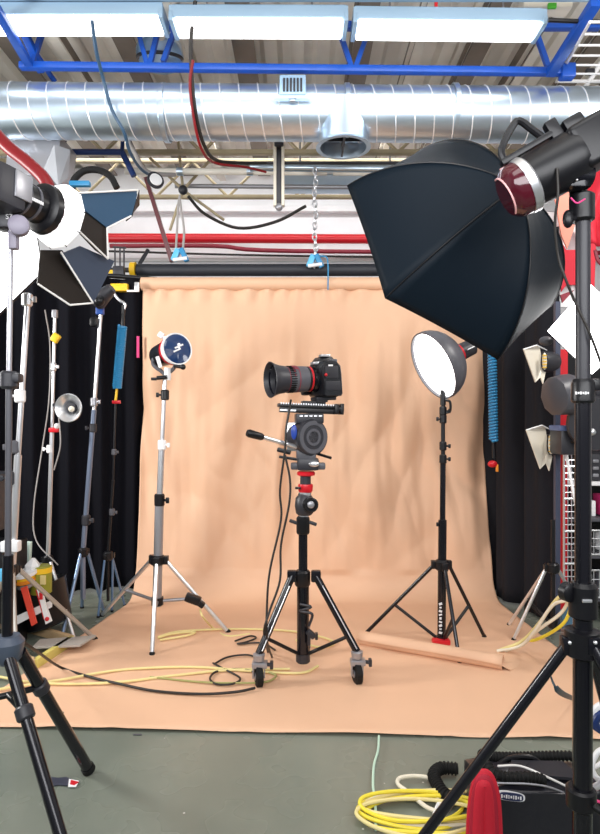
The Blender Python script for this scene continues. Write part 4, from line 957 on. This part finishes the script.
# foreground tripod left
cy = 1.9; 
st = thing('studio_stand', 'black foreground tripod stand at the left edge, thick legs', 'light stand', (at(8, 0, cy).x, cy, 0))
MB().cyl(at(11, 240, cy), at(9, 385, cy), .008).build('pole', M_grey, st)
MB().cyl(at(9, 380, cy), at(8, 560, cy), .010).build('pole', M_mgrey, st)
MB().cyl(at(8, 555, cy), at(7, 655, cy), .017).build('pole', M_blackm, st)
c_ = MB(); c_.lathe([(-.028, .02), (-.02, .028), (.02, .028), (.028, .02)], at(9, 380, cy), (0, 0, 1), 18); c_.box(at(15, 378, cy), (.04, .04, .03), bev=.008); c_ = c_.build('collar', M_dgrey, st)
MB().lathe([(-.05, .024), (-.03, .042), (.02, .05), (.04, .035)], at(8, 648, cy), (0, 0, 1), 18).build('leg_hub', mat('slate_plastic', (.07, .09, .13), .4), st)
for k, (a, foot) in enumerate(((at(20, 652, cy+.02), fl(89, 770, .012)), (at(8, 655, cy-.02), V((-.60, 1.62, .01))), (at(-2, 655, cy), V((-1.35, 1.75, .01))))):
    g = MB(); g.cyl(a, foot, .020 if k == 0 else .018, n=16); g = g.build('leg', M_blackm, st)
    MB().cyl(foot.lerp(a, .03), foot, .024).build('rubber_foot', M_rubber, g)
    m_ = a.lerp(foot, .27); MB().lathe([(-.02, .023), (-.015, .027), (.015, .027), (.02, .023)], m_, foot-a, 16).build('leg_clamp', M_dgrey, g)
    MB().cyl(m_, V((at(8, 0, cy).x, cy, .42)), .010).build('brace', M_black, st)
MB().slab([at(12, 672, 1.86), at(18, 670, 1.86), at(24, 690, 1.86), at(18, 692, 1.86)], .006).build('yellow_tag', M_ycab2, st)

# lit softbox B on silver stand
t = thing('square_softbox', 'glowing white softbox at the left edge behind the flash head stand', 'softbox', at(20, 300, 2.75))
fpts = [at(-80, 215, 2.6), at(34, 222, 2.75), at(42, 272, 2.75), at(-5, 318, 2.65), at(-80, 325, 2.55)]
MB().slab(fpts, .02).build('diffuser', M_lit, t)
cc = sum(fpts, V((0, 0, 0)))/5; vs = [p+V((0, .012, 0)) for p in fpts]+[cc+V((-.05, .3, 0))+(p-cc)*.2 for p in fpts]
MB().add(vs, [[i, (i+1) % 5, 5+(i+1) % 5, 5+i] for i in range(5)]+[[5, 6, 7, 8, 9]]).build('shell', M_black, t, solid=.003)
MB().cyl(fpts[2], fpts[3], .007).build('edge_rod', M_black, t)

# background stands at left
def st_simple(name, label, top, mid, hubp, feet, r, m, m2, legm, lr=.010, extra=None, bz=None):
    t = thing(name, label, 'light stand', (hubp.x, hubp.y, 0))
    stand(t, [(top, mid, r, m), (mid, hubp, r*1.35, m2), (hubp, V((hubp.x, hubp.y, max(.08, hubp.z-.3))), r*1.35, m2)], hubp, feet, lr, legm, bz, .5, legm, lr*.6, hub_r=.032)
    return t
d = 3.1
t = st_simple('light_stand', 'thick silver stand at far left in front of the tool bucket', at(28, 296, d), at(18, 455, d), at(12, 570, d), [fl(96, 640), fl(-30, 655), fl(17, 690)], .014, M_silver, M_silver, mat('pewter_metal', (.45, .42, .38), .35, .5), .012)
for (x, y, m, sd) in ((27, 300, M_silver, 1), (20, 396, M_wht, -1), (15, 447, M_mgrey, -1), (12, 478, M_dgrey, -1)): clampknob(t, at(x, y, d), m, .024, sd)
MB().box(at(11, 546, d-.03), (.09, .05, .055), bev=.008).build('white_clamp_block', M_wht, t)
d = 3.75
t = st_simple('light_stand', 'thin silver stand with a yellow clip against the left curtain', at(55, 312, d), at(52, 430, d), at(48, 560, d), [fl(75, 641), fl(20, 622), fl(50, 612)], .010, M_silver, M_silver, M_silver, .010)
MB().box(at(55.5, 338, d-.02), (.05, .03, .055), rot=Matrix.Rotation(.6, 3, 'Y'), bev=.008).build('yellow_clip', M_yel, t)
clampknob(t, at(53, 367, d), M_silver, .018, 1); clampknob(t, at(50, 449, d), M_wht, .018, -1)
MB().box(at(54, 430, d-.02), (.06, .03, .03), bev=.008).build('red_clamp', M_red, t); MB().sph(at(57, 426, d-.03), .018).build('white_knob', M_wht, t)
MB().box(at(55, 314, d), (.03, .03, .05), bev=.004).build('top_socket', M_grey, t)
t = thing('reflector_lamp', 'small round chrome reflector lamp on the thin silver stand', 'lamp', at(70, 420, 3.66))
MB().lathe([(0, .03), (-.03, .05), (-.05, .082), (-.046, .086), (-.04, .08)][::1], at(72, 408, 3.62), (.1, 1, 0), 30, False).build('reflector', M_silver, t)
MB().lathe([(-.02, .0001), (-.018, .03), (.05, .035)], at(72, 408, 3.60), (.1, 1, 0), 20).build('bulb_holder', M_dgrey, t)
MB().sph(at(71.5, 409, 3.57), .018).build('bulb', M_cream, t)
MB().tube([at(66, 408, 3.66), at(60, 405, 3.68), at(54, 405, 3.72)], .012).build('arm', M_dgrey, t)
solo_tube('hanging_cable', [at(58, 412, 3.68), at(60, 430, 3.66), at(60, 448, 3.66), at(54, 470, 3.7)], .004, M_cord, 'thin grey cord hanging below the chrome reflector lamp', 'cable')
solo_tube('hanging_cable', [at(45, 310, 3.6), at(50, 345, 3.7), at(49, 400, 3.7), at(42, 450, 3.75), at(34, 505, 3.7), at(36, 540, 3.65), at(58, 565, 3.6)], .004, M_cord, 'long thin grey cord looping down the left curtain', 'cable')
d = 3.85
t = st_simple('light_stand', 'blue-grey stand carrying the dark lamp in front of the left curtain', at(101, 309, d), at(94, 410, d), at(83, 552, d), [fl(62, 637), fl(82, 608), fl(104, 612)], .012, M_silver, mat('steel_blue_tube', (.22, .27, .38), .3, .6), mat('steel_blue_leg', (.20, .28, .42), .3, .6), .011)
clampknob(t, at(94, 402, d), M_grey, .02, 1); clampknob(t, at(93, 428, d), M_dgrey, .02, -1); clampknob(t, at(86, 520, d), M_dgrey, .024, 1)
t = thing('small_lamp_head', 'small dark lamp head on the blue-grey stand under the softbox flap', 'lamp', at(100, 310, d))
MB().lathe([(0, .05), (.02, .06), (.12, .04), (.15, .03)], at(95, 303, d-.05), (.8, -.2, .6), 20).build('housing', M_dgrey, t)
MB().sph(at(99, 301, d-.1), .035).build('knuckle', M_black, t); MB().box(at(100, 311, d), (.05, .04, .05), bev=.01).build('socket', mat('blue_socket', (.02, .08, .35), .4), t)
MB().box(at(94, 322, d-.03), (.05, .04, .06), bev=.015).build('hanging_knob', M_black, t)
MB().slab([at(104, 288, d-.05), at(113, 287, d-.05), at(114, 296, d-.02), at(106, 305, d-.02)], .01).build('shade_leaf', M_mgrey, t)
d = 3.98
t = st_simple('light_stand', 'thin black stand below the blue coil hose by the paper edge', at(115.5, 403, d), at(113, 480, d), at(108, 556, d), [fl(98, 618), fl(125, 600+6), fl(112, 612)], .007, M_black, M_black, mat('steel_blue_leg_thin', (.15, .25, .42), .3, .6), .008)
clampknob(t, at(112, 512, d), M_mgrey, .016, 1); clampknob(t, at(114, 452, d), M_mgrey, .014, 1)

# ------------------------------------------------------------------ tool bucket and clutter at left floor
bk = fl(40, 640)
d = bk.y
t = thing('tool_bucket', 'tilted black bucket stuffed with tools at the left behind the silver stand', 'bucket', (bk.x, bk.y+.05, 0))
axb = V((-.30, 0, 1)).normalized(); pb0 = at(42, 626, d)+V((0, .1, 0)); pb0.z = .06
MB().lathe([(0, .12), (.01, .135), (.24, .165), (.25, .17), (.25, .155), (.06, .13)], pb0, axb, 30, False).build('bucket', M_black, t)
MB().lathe([(0, .12), (.004, .12)], pb0, axb, 30).build('bucket_bottom', M_black, t)
MB().slab([at(12, 618, d-.14), at(12, 627, d-.14), at(52, 607, d-.14), at(52, 600, d-.14)], .01).build('white_band', M_wht, t)
def tool(name, pts, m, label, cat, th=.012): MB().slab([at(*p) for p in pts], th).build(name, m, label=label, cat=cat)
tool('flat_red_tool', [(21, 588, d-.17), (27, 586, d-.17), (37, 623, d-.17), (32, 626, d-.17)], M_rubred, 'flat red handle hanging over the front of the black bucket', 'tool')
t2 = thing('paint_scraper', 'white and red scraper hanging over the black bucket', 'tool', at(48, 623, d-.18))
MB().slab([at(37, 588, d-.17), at(42, 588, d-.17), at(46, 604, d-.17), at(52, 621, d-.17), at(46, 624, d-.17), at(42, 608, d-.17)], .012).build('white_blade', M_wht, t2)
MB().box(at(41, 596, d-.18), (.018, .014, .04), bev=.005).build('red_spot', M_red, t2); MB().sph(at(47, 619, d-.18), .012).build('red_hole', M_red, t2)
MB().slab([at(36, 590, d-.168), at(39, 590, d-.168), at(47, 618, d-.168), at(44, 619, d-.168)], .012).build('red_edge', M_red, t2)
t2 = thing('tape_stack', 'stack of orange, white and grey tape rolls in the bucket top', 'tape', at(26, 588, d-.1))
for (y, m, r) in ((586, M_grey, .05), (581, M_orange, .062), (577.5, M_yel, .058), (574, M_wht, .07)): MB().lathe([(0, r), (.02, r)], at(25, y, d-.08), (-.1, -.2, 1), 24).build('tape_roll', m, t2)
t2 = thing('paper_twist', 'crumpled white paper sticking up from the bucket', 'paper', at(32, 572, d))
MB().lathe([(0, .03), (.04, .045), (.08, .01)], at(32, 572, d-.05), (.1, 0, 1), 6).build('paper', M_wht, t2)
t2 = thing('olive_jar', 'olive jar with yellow band beside the bucket top', 'jar', at(41, 590, d+.05))
MB().lathe([(0, .055), (.005, .06), (.15, .06), (.16, .05)], at(41, 593, d-.02), (0, 0, 1), 24).build('jar', M_olive, t2)
MB().lathe([(0, .062), (.03, .062)], at(41, 572, d-.02), (0, 0, 1), 24).build('lid', M_yel, t2)
MB().box(at(43, 580, d-.085), (.03, .01, .05)).build('pale_label', M_ycab, t2)
MB().box(at(22, 560, d+.05), (.10, .03, .22), rot=Matrix.Rotation(.05, 3, 'Y'), bev=.004).build('green_card', M_mint, label='pale green card standing behind the bucket', cat='card')
MB().box(at(19, 565, d-.02), (.07, .03, .12), rot=Matrix.Rotation(-.3, 3, 'Y'), bev=.004).build('black_tool_case', M_black, label='small black case leaning against the pale green card', cat='case')
MB().box(at(-5, 500, 3.3), (.16, .25, .30), bev=.01).build('dark_case', M_dgrey, label='dark case at the left edge, upper of the two', cat='case')
MB().box(V((at(-5, 0, 3.3).x, 3.35, .30)), (.18, .3, .6), bev=.012).build('dark_case', M_black, label='black case standing on the floor at the left edge', cat='case')
MB().box(at(1, 575, 3.0), (.07, .04, .06), bev=.01).build('blue_cloth', M_cyan2, label='light blue cloth scrap at the left edge', cat='cloth')
t = thing('wooden_frame', 'low wooden frame lying on the floor left of the paper', 'frame', fl(45, 658))
pts = [fl(-20, 640, .03), fl(35, 664, .03), fl(72, 640, .03), fl(30, 628, .03)]
for i in range(4):
    p, q = pts[i], pts[(i+1) % 4]; MB().box((p+q)/2, ((p-q).length, .03, .05), rot=(q-p).to_track_quat('X', 'Z').to_matrix(), bev=.004).build('rail', M_wood if i != 1 else mat('yellowed_wood', (.62, .52, .14), .5), t)
MB().slab([fl(32, 648, .05), fl(80, 646, .05), fl(96, 636, .05), fl(40, 640, .05)], .01).build('cardboard_flap', mat('grey_card', (.42, .38, .34), .7), label='flat grey cardboard lying on the wooden frame', cat='cardboard')

# ------------------------------------------------------------------ cables on the floor
def fc(name, pts, r, m, label, h=.010, **k): return solo_tube(name, [fl(a, b, h+.009) if not isinstance(a, V) else a for a, b in pts], r, m, label, 'cable', 8, **k)
solo_tube('floor_cable', [at(-5, 622, 2.2), at(10, 634, 2.4), at(35, 650, 2.55), fl(60, 667, .024), fl(90, 677, .024), fl(120, 684, .024), fl(155, 691, .024), fl(200, 694, .024), fl(235, 692, .024), fl(255, 688, .024)], .0062, M_bcab, 'long black cable running from the left stand across the paper to the caster', 'cable')
fc('floor_cable', [(-5, 676), (30, 682), (70, 684), (120, 682), (170, 676), (230, 670), (290, 669), (340, 656)][:7], .0065, M_ycab, 'pale yellow cable across the paper, the nearer of two running left to right')
fc('floor_cable', [(-5, 690), (20, 686), (60, 680), (120, 670), (190, 667), (250, 671), (300, 673), (318, 666), (300, 660), (255, 657), (215, 656), (160, 658)][:8], .0065, M_ycab, 'pale yellow cable looping round the left front caster')
fc('floor_cable', [(158, 637), (175, 632), (200, 630), (240, 629), (290, 631), (325, 638), (334, 644), (318, 647), (296, 640)], .006, M_ycab, 'pale yellow cable arc on the paper behind the tripod')
fc('floor_cable', [(160, 640), (185, 636), (195, 632), (172, 634), (158, 638)], .006, M_ycab, 'short pale yellow cable ends behind the silver stand foot')
fc('floor_cable', [(213, 663), (222, 668), (240, 678), (232, 684), (216, 684), (210, 678), (218, 671), (240, 669), (255, 672)], .0052, M_bcab, 'black cable loop on the paper just left of the left caster')
fc('floor_cable', [(214, 664), (228, 657), (248, 655), (262, 660)], .0052, M_bcab, 'short black cable curving from the loop to the tripod leg')
fc('floor_cable', [(235, 641), (250, 636), (256, 638), (246, 642), (238, 644), (262, 643), (275, 650)], .0052, M_bcab, 'black cable squiggle behind the left tripod leg')
fc('floor_cable', [(150, 677), (200, 682), (235, 683), (265, 682), (276, 676), (268, 672)], .005, mat('olive_cable', (.35, .34, .12), .5), 'thin olive cable under the black loop beside the caster')
MB().lathe([(0, .022), (.003, .022), (.003, .012), (0, .012)], fl(436, 650, .004), (0, 0, 1), 20).build('metal_washer', M_grey, label='small metal ring on the paper in front of the fallen roll', cat='ring')
# nearer green/white cable
fc('floor_cable', [(379, 736), (378, 750), (374, 765), (373, 785), (375, 800), (376, 830)], .0045, M_gcab, 'thin mint green cable coming straight from the paper edge towards the camera', h=.006)
# yellow coil bottom
random.seed(3)
for k in range(7):
    c0 = fl(412+k*4, 806+(k % 3)*5, .012+.008*(k % 4)); pts = []
    rx = .17+.012*k; ry = .075+.008*(k % 3)
    for j in range(12):
        a = 2*PI*j/12; pts.append(c0+V((rx*math.cos(a)+.01*math.sin(3*a+k), ry*math.sin(a), .006*math.sin(2*a+k)+.002)))
    MB().tube(pts, .0062, 8, closed=True, sub=5).build('coiled_cable', (M_ycab2, M_ycab2, M_ycab, M_ycab2, M_ccab, M_ycab2, M_ycab)[k], label=('outer loop of bright yellow cable coiled on the floor at the bottom edge', 'second bright yellow cable loop inside the coil on the floor', 'pale yellow loop within the coil at the bottom edge', 'bright yellow loop crossing the middle of the floor coil', 'cream cable loop within the yellow floor coil', 'bright yellow loop on the right side of the floor coil', 'widest pale yellow loop of the floor coil')[k], cat='cable', group='coiled yellow cable loops on the floor')
fc('floor_cable', [(438, 812), (425, 806), (408, 792), (398, 784), (400, 778), (415, 776), (432, 779), (440, 790), (438, 802), (450, 808)], .007, M_ccab, 'thick cream cable loop standing out of the yellow coil')
fc('floor_cable', [(470, 800), (455, 796), (440, 802), (434, 815)], .006, M_wht, 'white cable passing below the black corrugated hose')

# ------------------------------------------------------------------ bag, hoses, red pouch at lower right
def corr(pts, r, label, name='corrugated_hose'):
    b = MB(); b.tube(pts, r*.85, 10, sub=8)
    q = MB(); q.tube(pts, 1e-4, 3, sub=8)
    cs = [sum((q.v[i*3+k] for k in range(3)), V((0, 0, 0)))/3 for i in range(len(q.v)//3)]
    acc = 0; last = cs[0]
    for i in range(1, len(cs)):
        seg = cs[i]-last; L = seg.length; tt = 0
        while acc+(L-tt) >= .0125:
            tt += .0125-acc; acc = 0; p = last+seg*(tt/L)
            b.lathe([(-.004, r*.86), (-.0018, r*1.08), (.0018, r*1.08), (.004, r*.86)], p, seg, 12, False)
        acc += L-tt; last = cs[i]
    return b.build(name, M_rubber, label=label, cat='hose', angle=60)
corr([fl(456, 800, .03), fl(444, 794, .03), fl(436, 782, .03), fl(434, 774, .03), fl(442, 768, .03), fl(458, 769, .03)], .021, 'black corrugated hose curling on the floor left of the bag')
corr([at(578, 756, 2.02), at(555, 756, 2.03), at(520, 757, 2.03), at(495, 757, 2.02), at(480, 754, 2.0)], .016, 'black corrugated hose lying along the back of the bag')
corr([at(477, 762, 1.93), at(486, 764, 1.90), at(492, 772, 1.87), at(505, 777, 1.86), at(528, 777, 1.86), at(545, 780, 1.86)], .016, 'black corrugated hose bending over the front of the bag')
bg_ = thing('equipment_bag', 'black equipment bag with grey top and oval badge on the floor at lower right', 'bag', (.82, 1.95, 0))
x0, x1 = at(482, 0, 1.85).x, at(592, 0, 1.85).x+.05
def bagf(u_, v_):
    a = 2*PI*u_; cxx = (x0+x1)/2; hx_ = (x1-x0)/2; hy = .14
    se = lambda t_, p_=.35: math.copysign(abs(t_)**p_, t_)
    k = 1 if v_ < .75 else math.cos((v_-.75)/.25*PI/2)**.6
    z = .15*min(1, v_/.75)**.9 if v_ < .75 else .15+.012*math.sin((v_-.75)/.25*PI/2)
    z *= 1-.35*max(0, math.sin(a))**.5
    z -= .02*max(0, math.cos(a))*v_
    return V((cxx+hx_*se(math.cos(a))*max(k, .02), 1.97+hy*se(math.sin(a))*max(k, .02), z+.006*math.sin(a*5+v_*6)*(v_)))
MB().grid(bagf, 60, 24).build('bag_body', mat('black_nylon', (.012, .012, .018), .32, bump=.2, bscale=18), bg_, angle=50)
b = MB(); zt = .163
b.slab([(x0+.10, 1.90, zt+.006), (x1-.06, 1.88, zt), (x1-.08, 1.99, zt-.008), (x0+.14, 1.99, zt-.004)], .008); b.build('grey_top_flap', M_dgrey, bg_)
b = MB(); b.tube([at(498, 766, 1.88), at(520, 766, 1.9), at(545, 776, 1.87), at(570, 788, 1.85)], .0035, 6); b.build('white_piping', M_edge, bg_)
b = MB(); b.tube([at(497, 783, 1.835), at(530, 784, 1.833), at(552, 788, 1.835), at(570, 797, 1.84), at(578, 812, 1.84)], .003, 6); b.build('zipper', M_grey, bg_)
b = MB(); b.tube([at(494, 767, 2.0), at(510, 758, 2.0), at(530, 757, 2.0), at(542, 764, 2.0)], .008, 8); b.build('carry_handle', M_black, bg_)
bpos = at(511, 796, 1.832)
b = MB(); pts = []
for j in range(24):
    a = 2*PI*j/24; se = lambda t_: math.copysign(abs(t_)**.6, t_); pts.append(bpos+V((.042*se(math.cos(a)), 0, .014*se(math.sin(a))-.12*.042*se(math.cos(a)))))
b.slab(pts, .006, V((0, 1, 0))); bdg = b.build('badge', M_wht, bg_)
b = MB(); b.slab([bpos+(p-bpos)*.86+V((0, -.002, 0)) for p in pts], .006, V((0, 1, 0))); b.build('badge_field', mat('badge_navy', (.02, .03, .09), .4), bdg)
b = MB()
for k in range(9):
    xk = -.030+.0072*k; b.box(bpos+V((xk, -.006, -.12*xk)), (.0028 if k % 2 else .0045, .002, .010-.004*(k % 3 == 1)))
b.build('badge_lettering', M_wht, bdg)
MB().sph(at(496, 786, 1.83), .007).build('snap_button', M_wht, bg_)
# red pouch: folded straps arch
rp = thing('red_pouch', 'bright red folded pouch leaning against the left end of the black bag', 'pouch', at(482, 845, 1.76))
for k, (s0, dy) in enumerate(((1.0, 0), (.72, -.012), (.45, -.02))):
    pts = [at(483+x*s0*.88, 775+k*5+y, 1.76+dy) for x, y in ((-13, 75), (-12, 45), (-9, 20), (-4, 4), (2, 0), (8, 6), (13, 24), (15, 48), (16, 75))]
    for p in pts: p.z = max(p.z, .012)
    MB().tube(pts, .012, 10, flat=1.5, sub=5).build('fold', M_redc if k != 1 else mat('deep_red_cloth', (.42, .008, .03), .7), rp)
MB().slab([at(474, 845, 1.77), at(475, 800, 1.77), at(480, 782, 1.77), at(486, 781, 1.77), at(491, 800, 1.77), at(493, 845, 1.77)], .03).build('back_panel', M_redc, rp)
# clutter right edge
t = thing('white_clamp', 'white and navy clamp poking in at the right edge above the paper edge', 'clamp', at(597, 730, 1.75))
MB().tube([at(606, 703, 1.75), at(597, 708, 1.75), at(592, 716, 1.75), at(600, 722, 1.75), at(610, 720, 1.75)], .011, 8).build('jaw', M_wht, t)
MB().tube([at(608, 712, 1.74), at(598, 716, 1.74), at(595, 725, 1.74), at(604, 732, 1.74)], .012, 8).build('navy_grip', M_navy, t)
solo_tube('white_cable', [at(610, 748, 1.7), at(598, 752, 1.7), at(592, 766, 1.7), at(597, 778, 1.7), at(612, 784, 1.7)], .008, M_wht, 'white cable looping at the right edge beside the bag', 'cable')
solo_tube('white_cable', [at(608, 758, 1.72), at(597, 766, 1.72), at(588, 772, 1.74), at(586, 786, 1.76)], .006, M_wht, 'thin white cable behind the loop at the right edge', 'cable')
solo_tube('pink_cable', [at(586, 797, 1.7), at(600, 802, 1.65), at(620, 806, 1.6)], .004, M_pink, 'thin pink cable leaving the foreground stand to the right', 'cable')
# scrap on floor
t = thing('tape_scrap', 'torn navy and red tape scrap on the floor by the left tripod leg', 'scrap', fl(62, 782, 0))
MB().slab([fl(45, 782, .004), fl(52, 777, .004), (fl(58, 778, .004)), fl(66, 777, .004), fl(74, 780, .004), fl(70, 786, .004), fl(58, 785, .004), fl(48, 787, .004)], .002).build('navy_tape', mat('dark_navy_tape', (.03, .035, .06), .5), t)
MB().slab([fl(69, 779, .006), fl(79, 781, .006), fl(76, 787, .006), fl(68, 787, .006)], .002).build('white_tape', M_wht, t)
MB().slab([fl(71, 780, .008), fl(79, 782, .008), fl(74, 785, .008), fl(70, 784, .008)], .002).build('red_tape', M_red, t)
for (x, y, s2) in ((55, 712, .03), (133, 734, .025)):
    MB().slab([fl(x, y, .012 if y < 720 else .003), fl(x+9, y, .012 if y < 720 else .003), fl(x+9, y+1, .012 if y < 720 else .003), fl(x, y+1, .012 if y < 720 else .003)], .002).build('scuff_strip', M_mgrey, label='short grey strip on the paper near its front edge' if y < 720 else 'short grey strip on the floor in front of the paper', cat='strip')
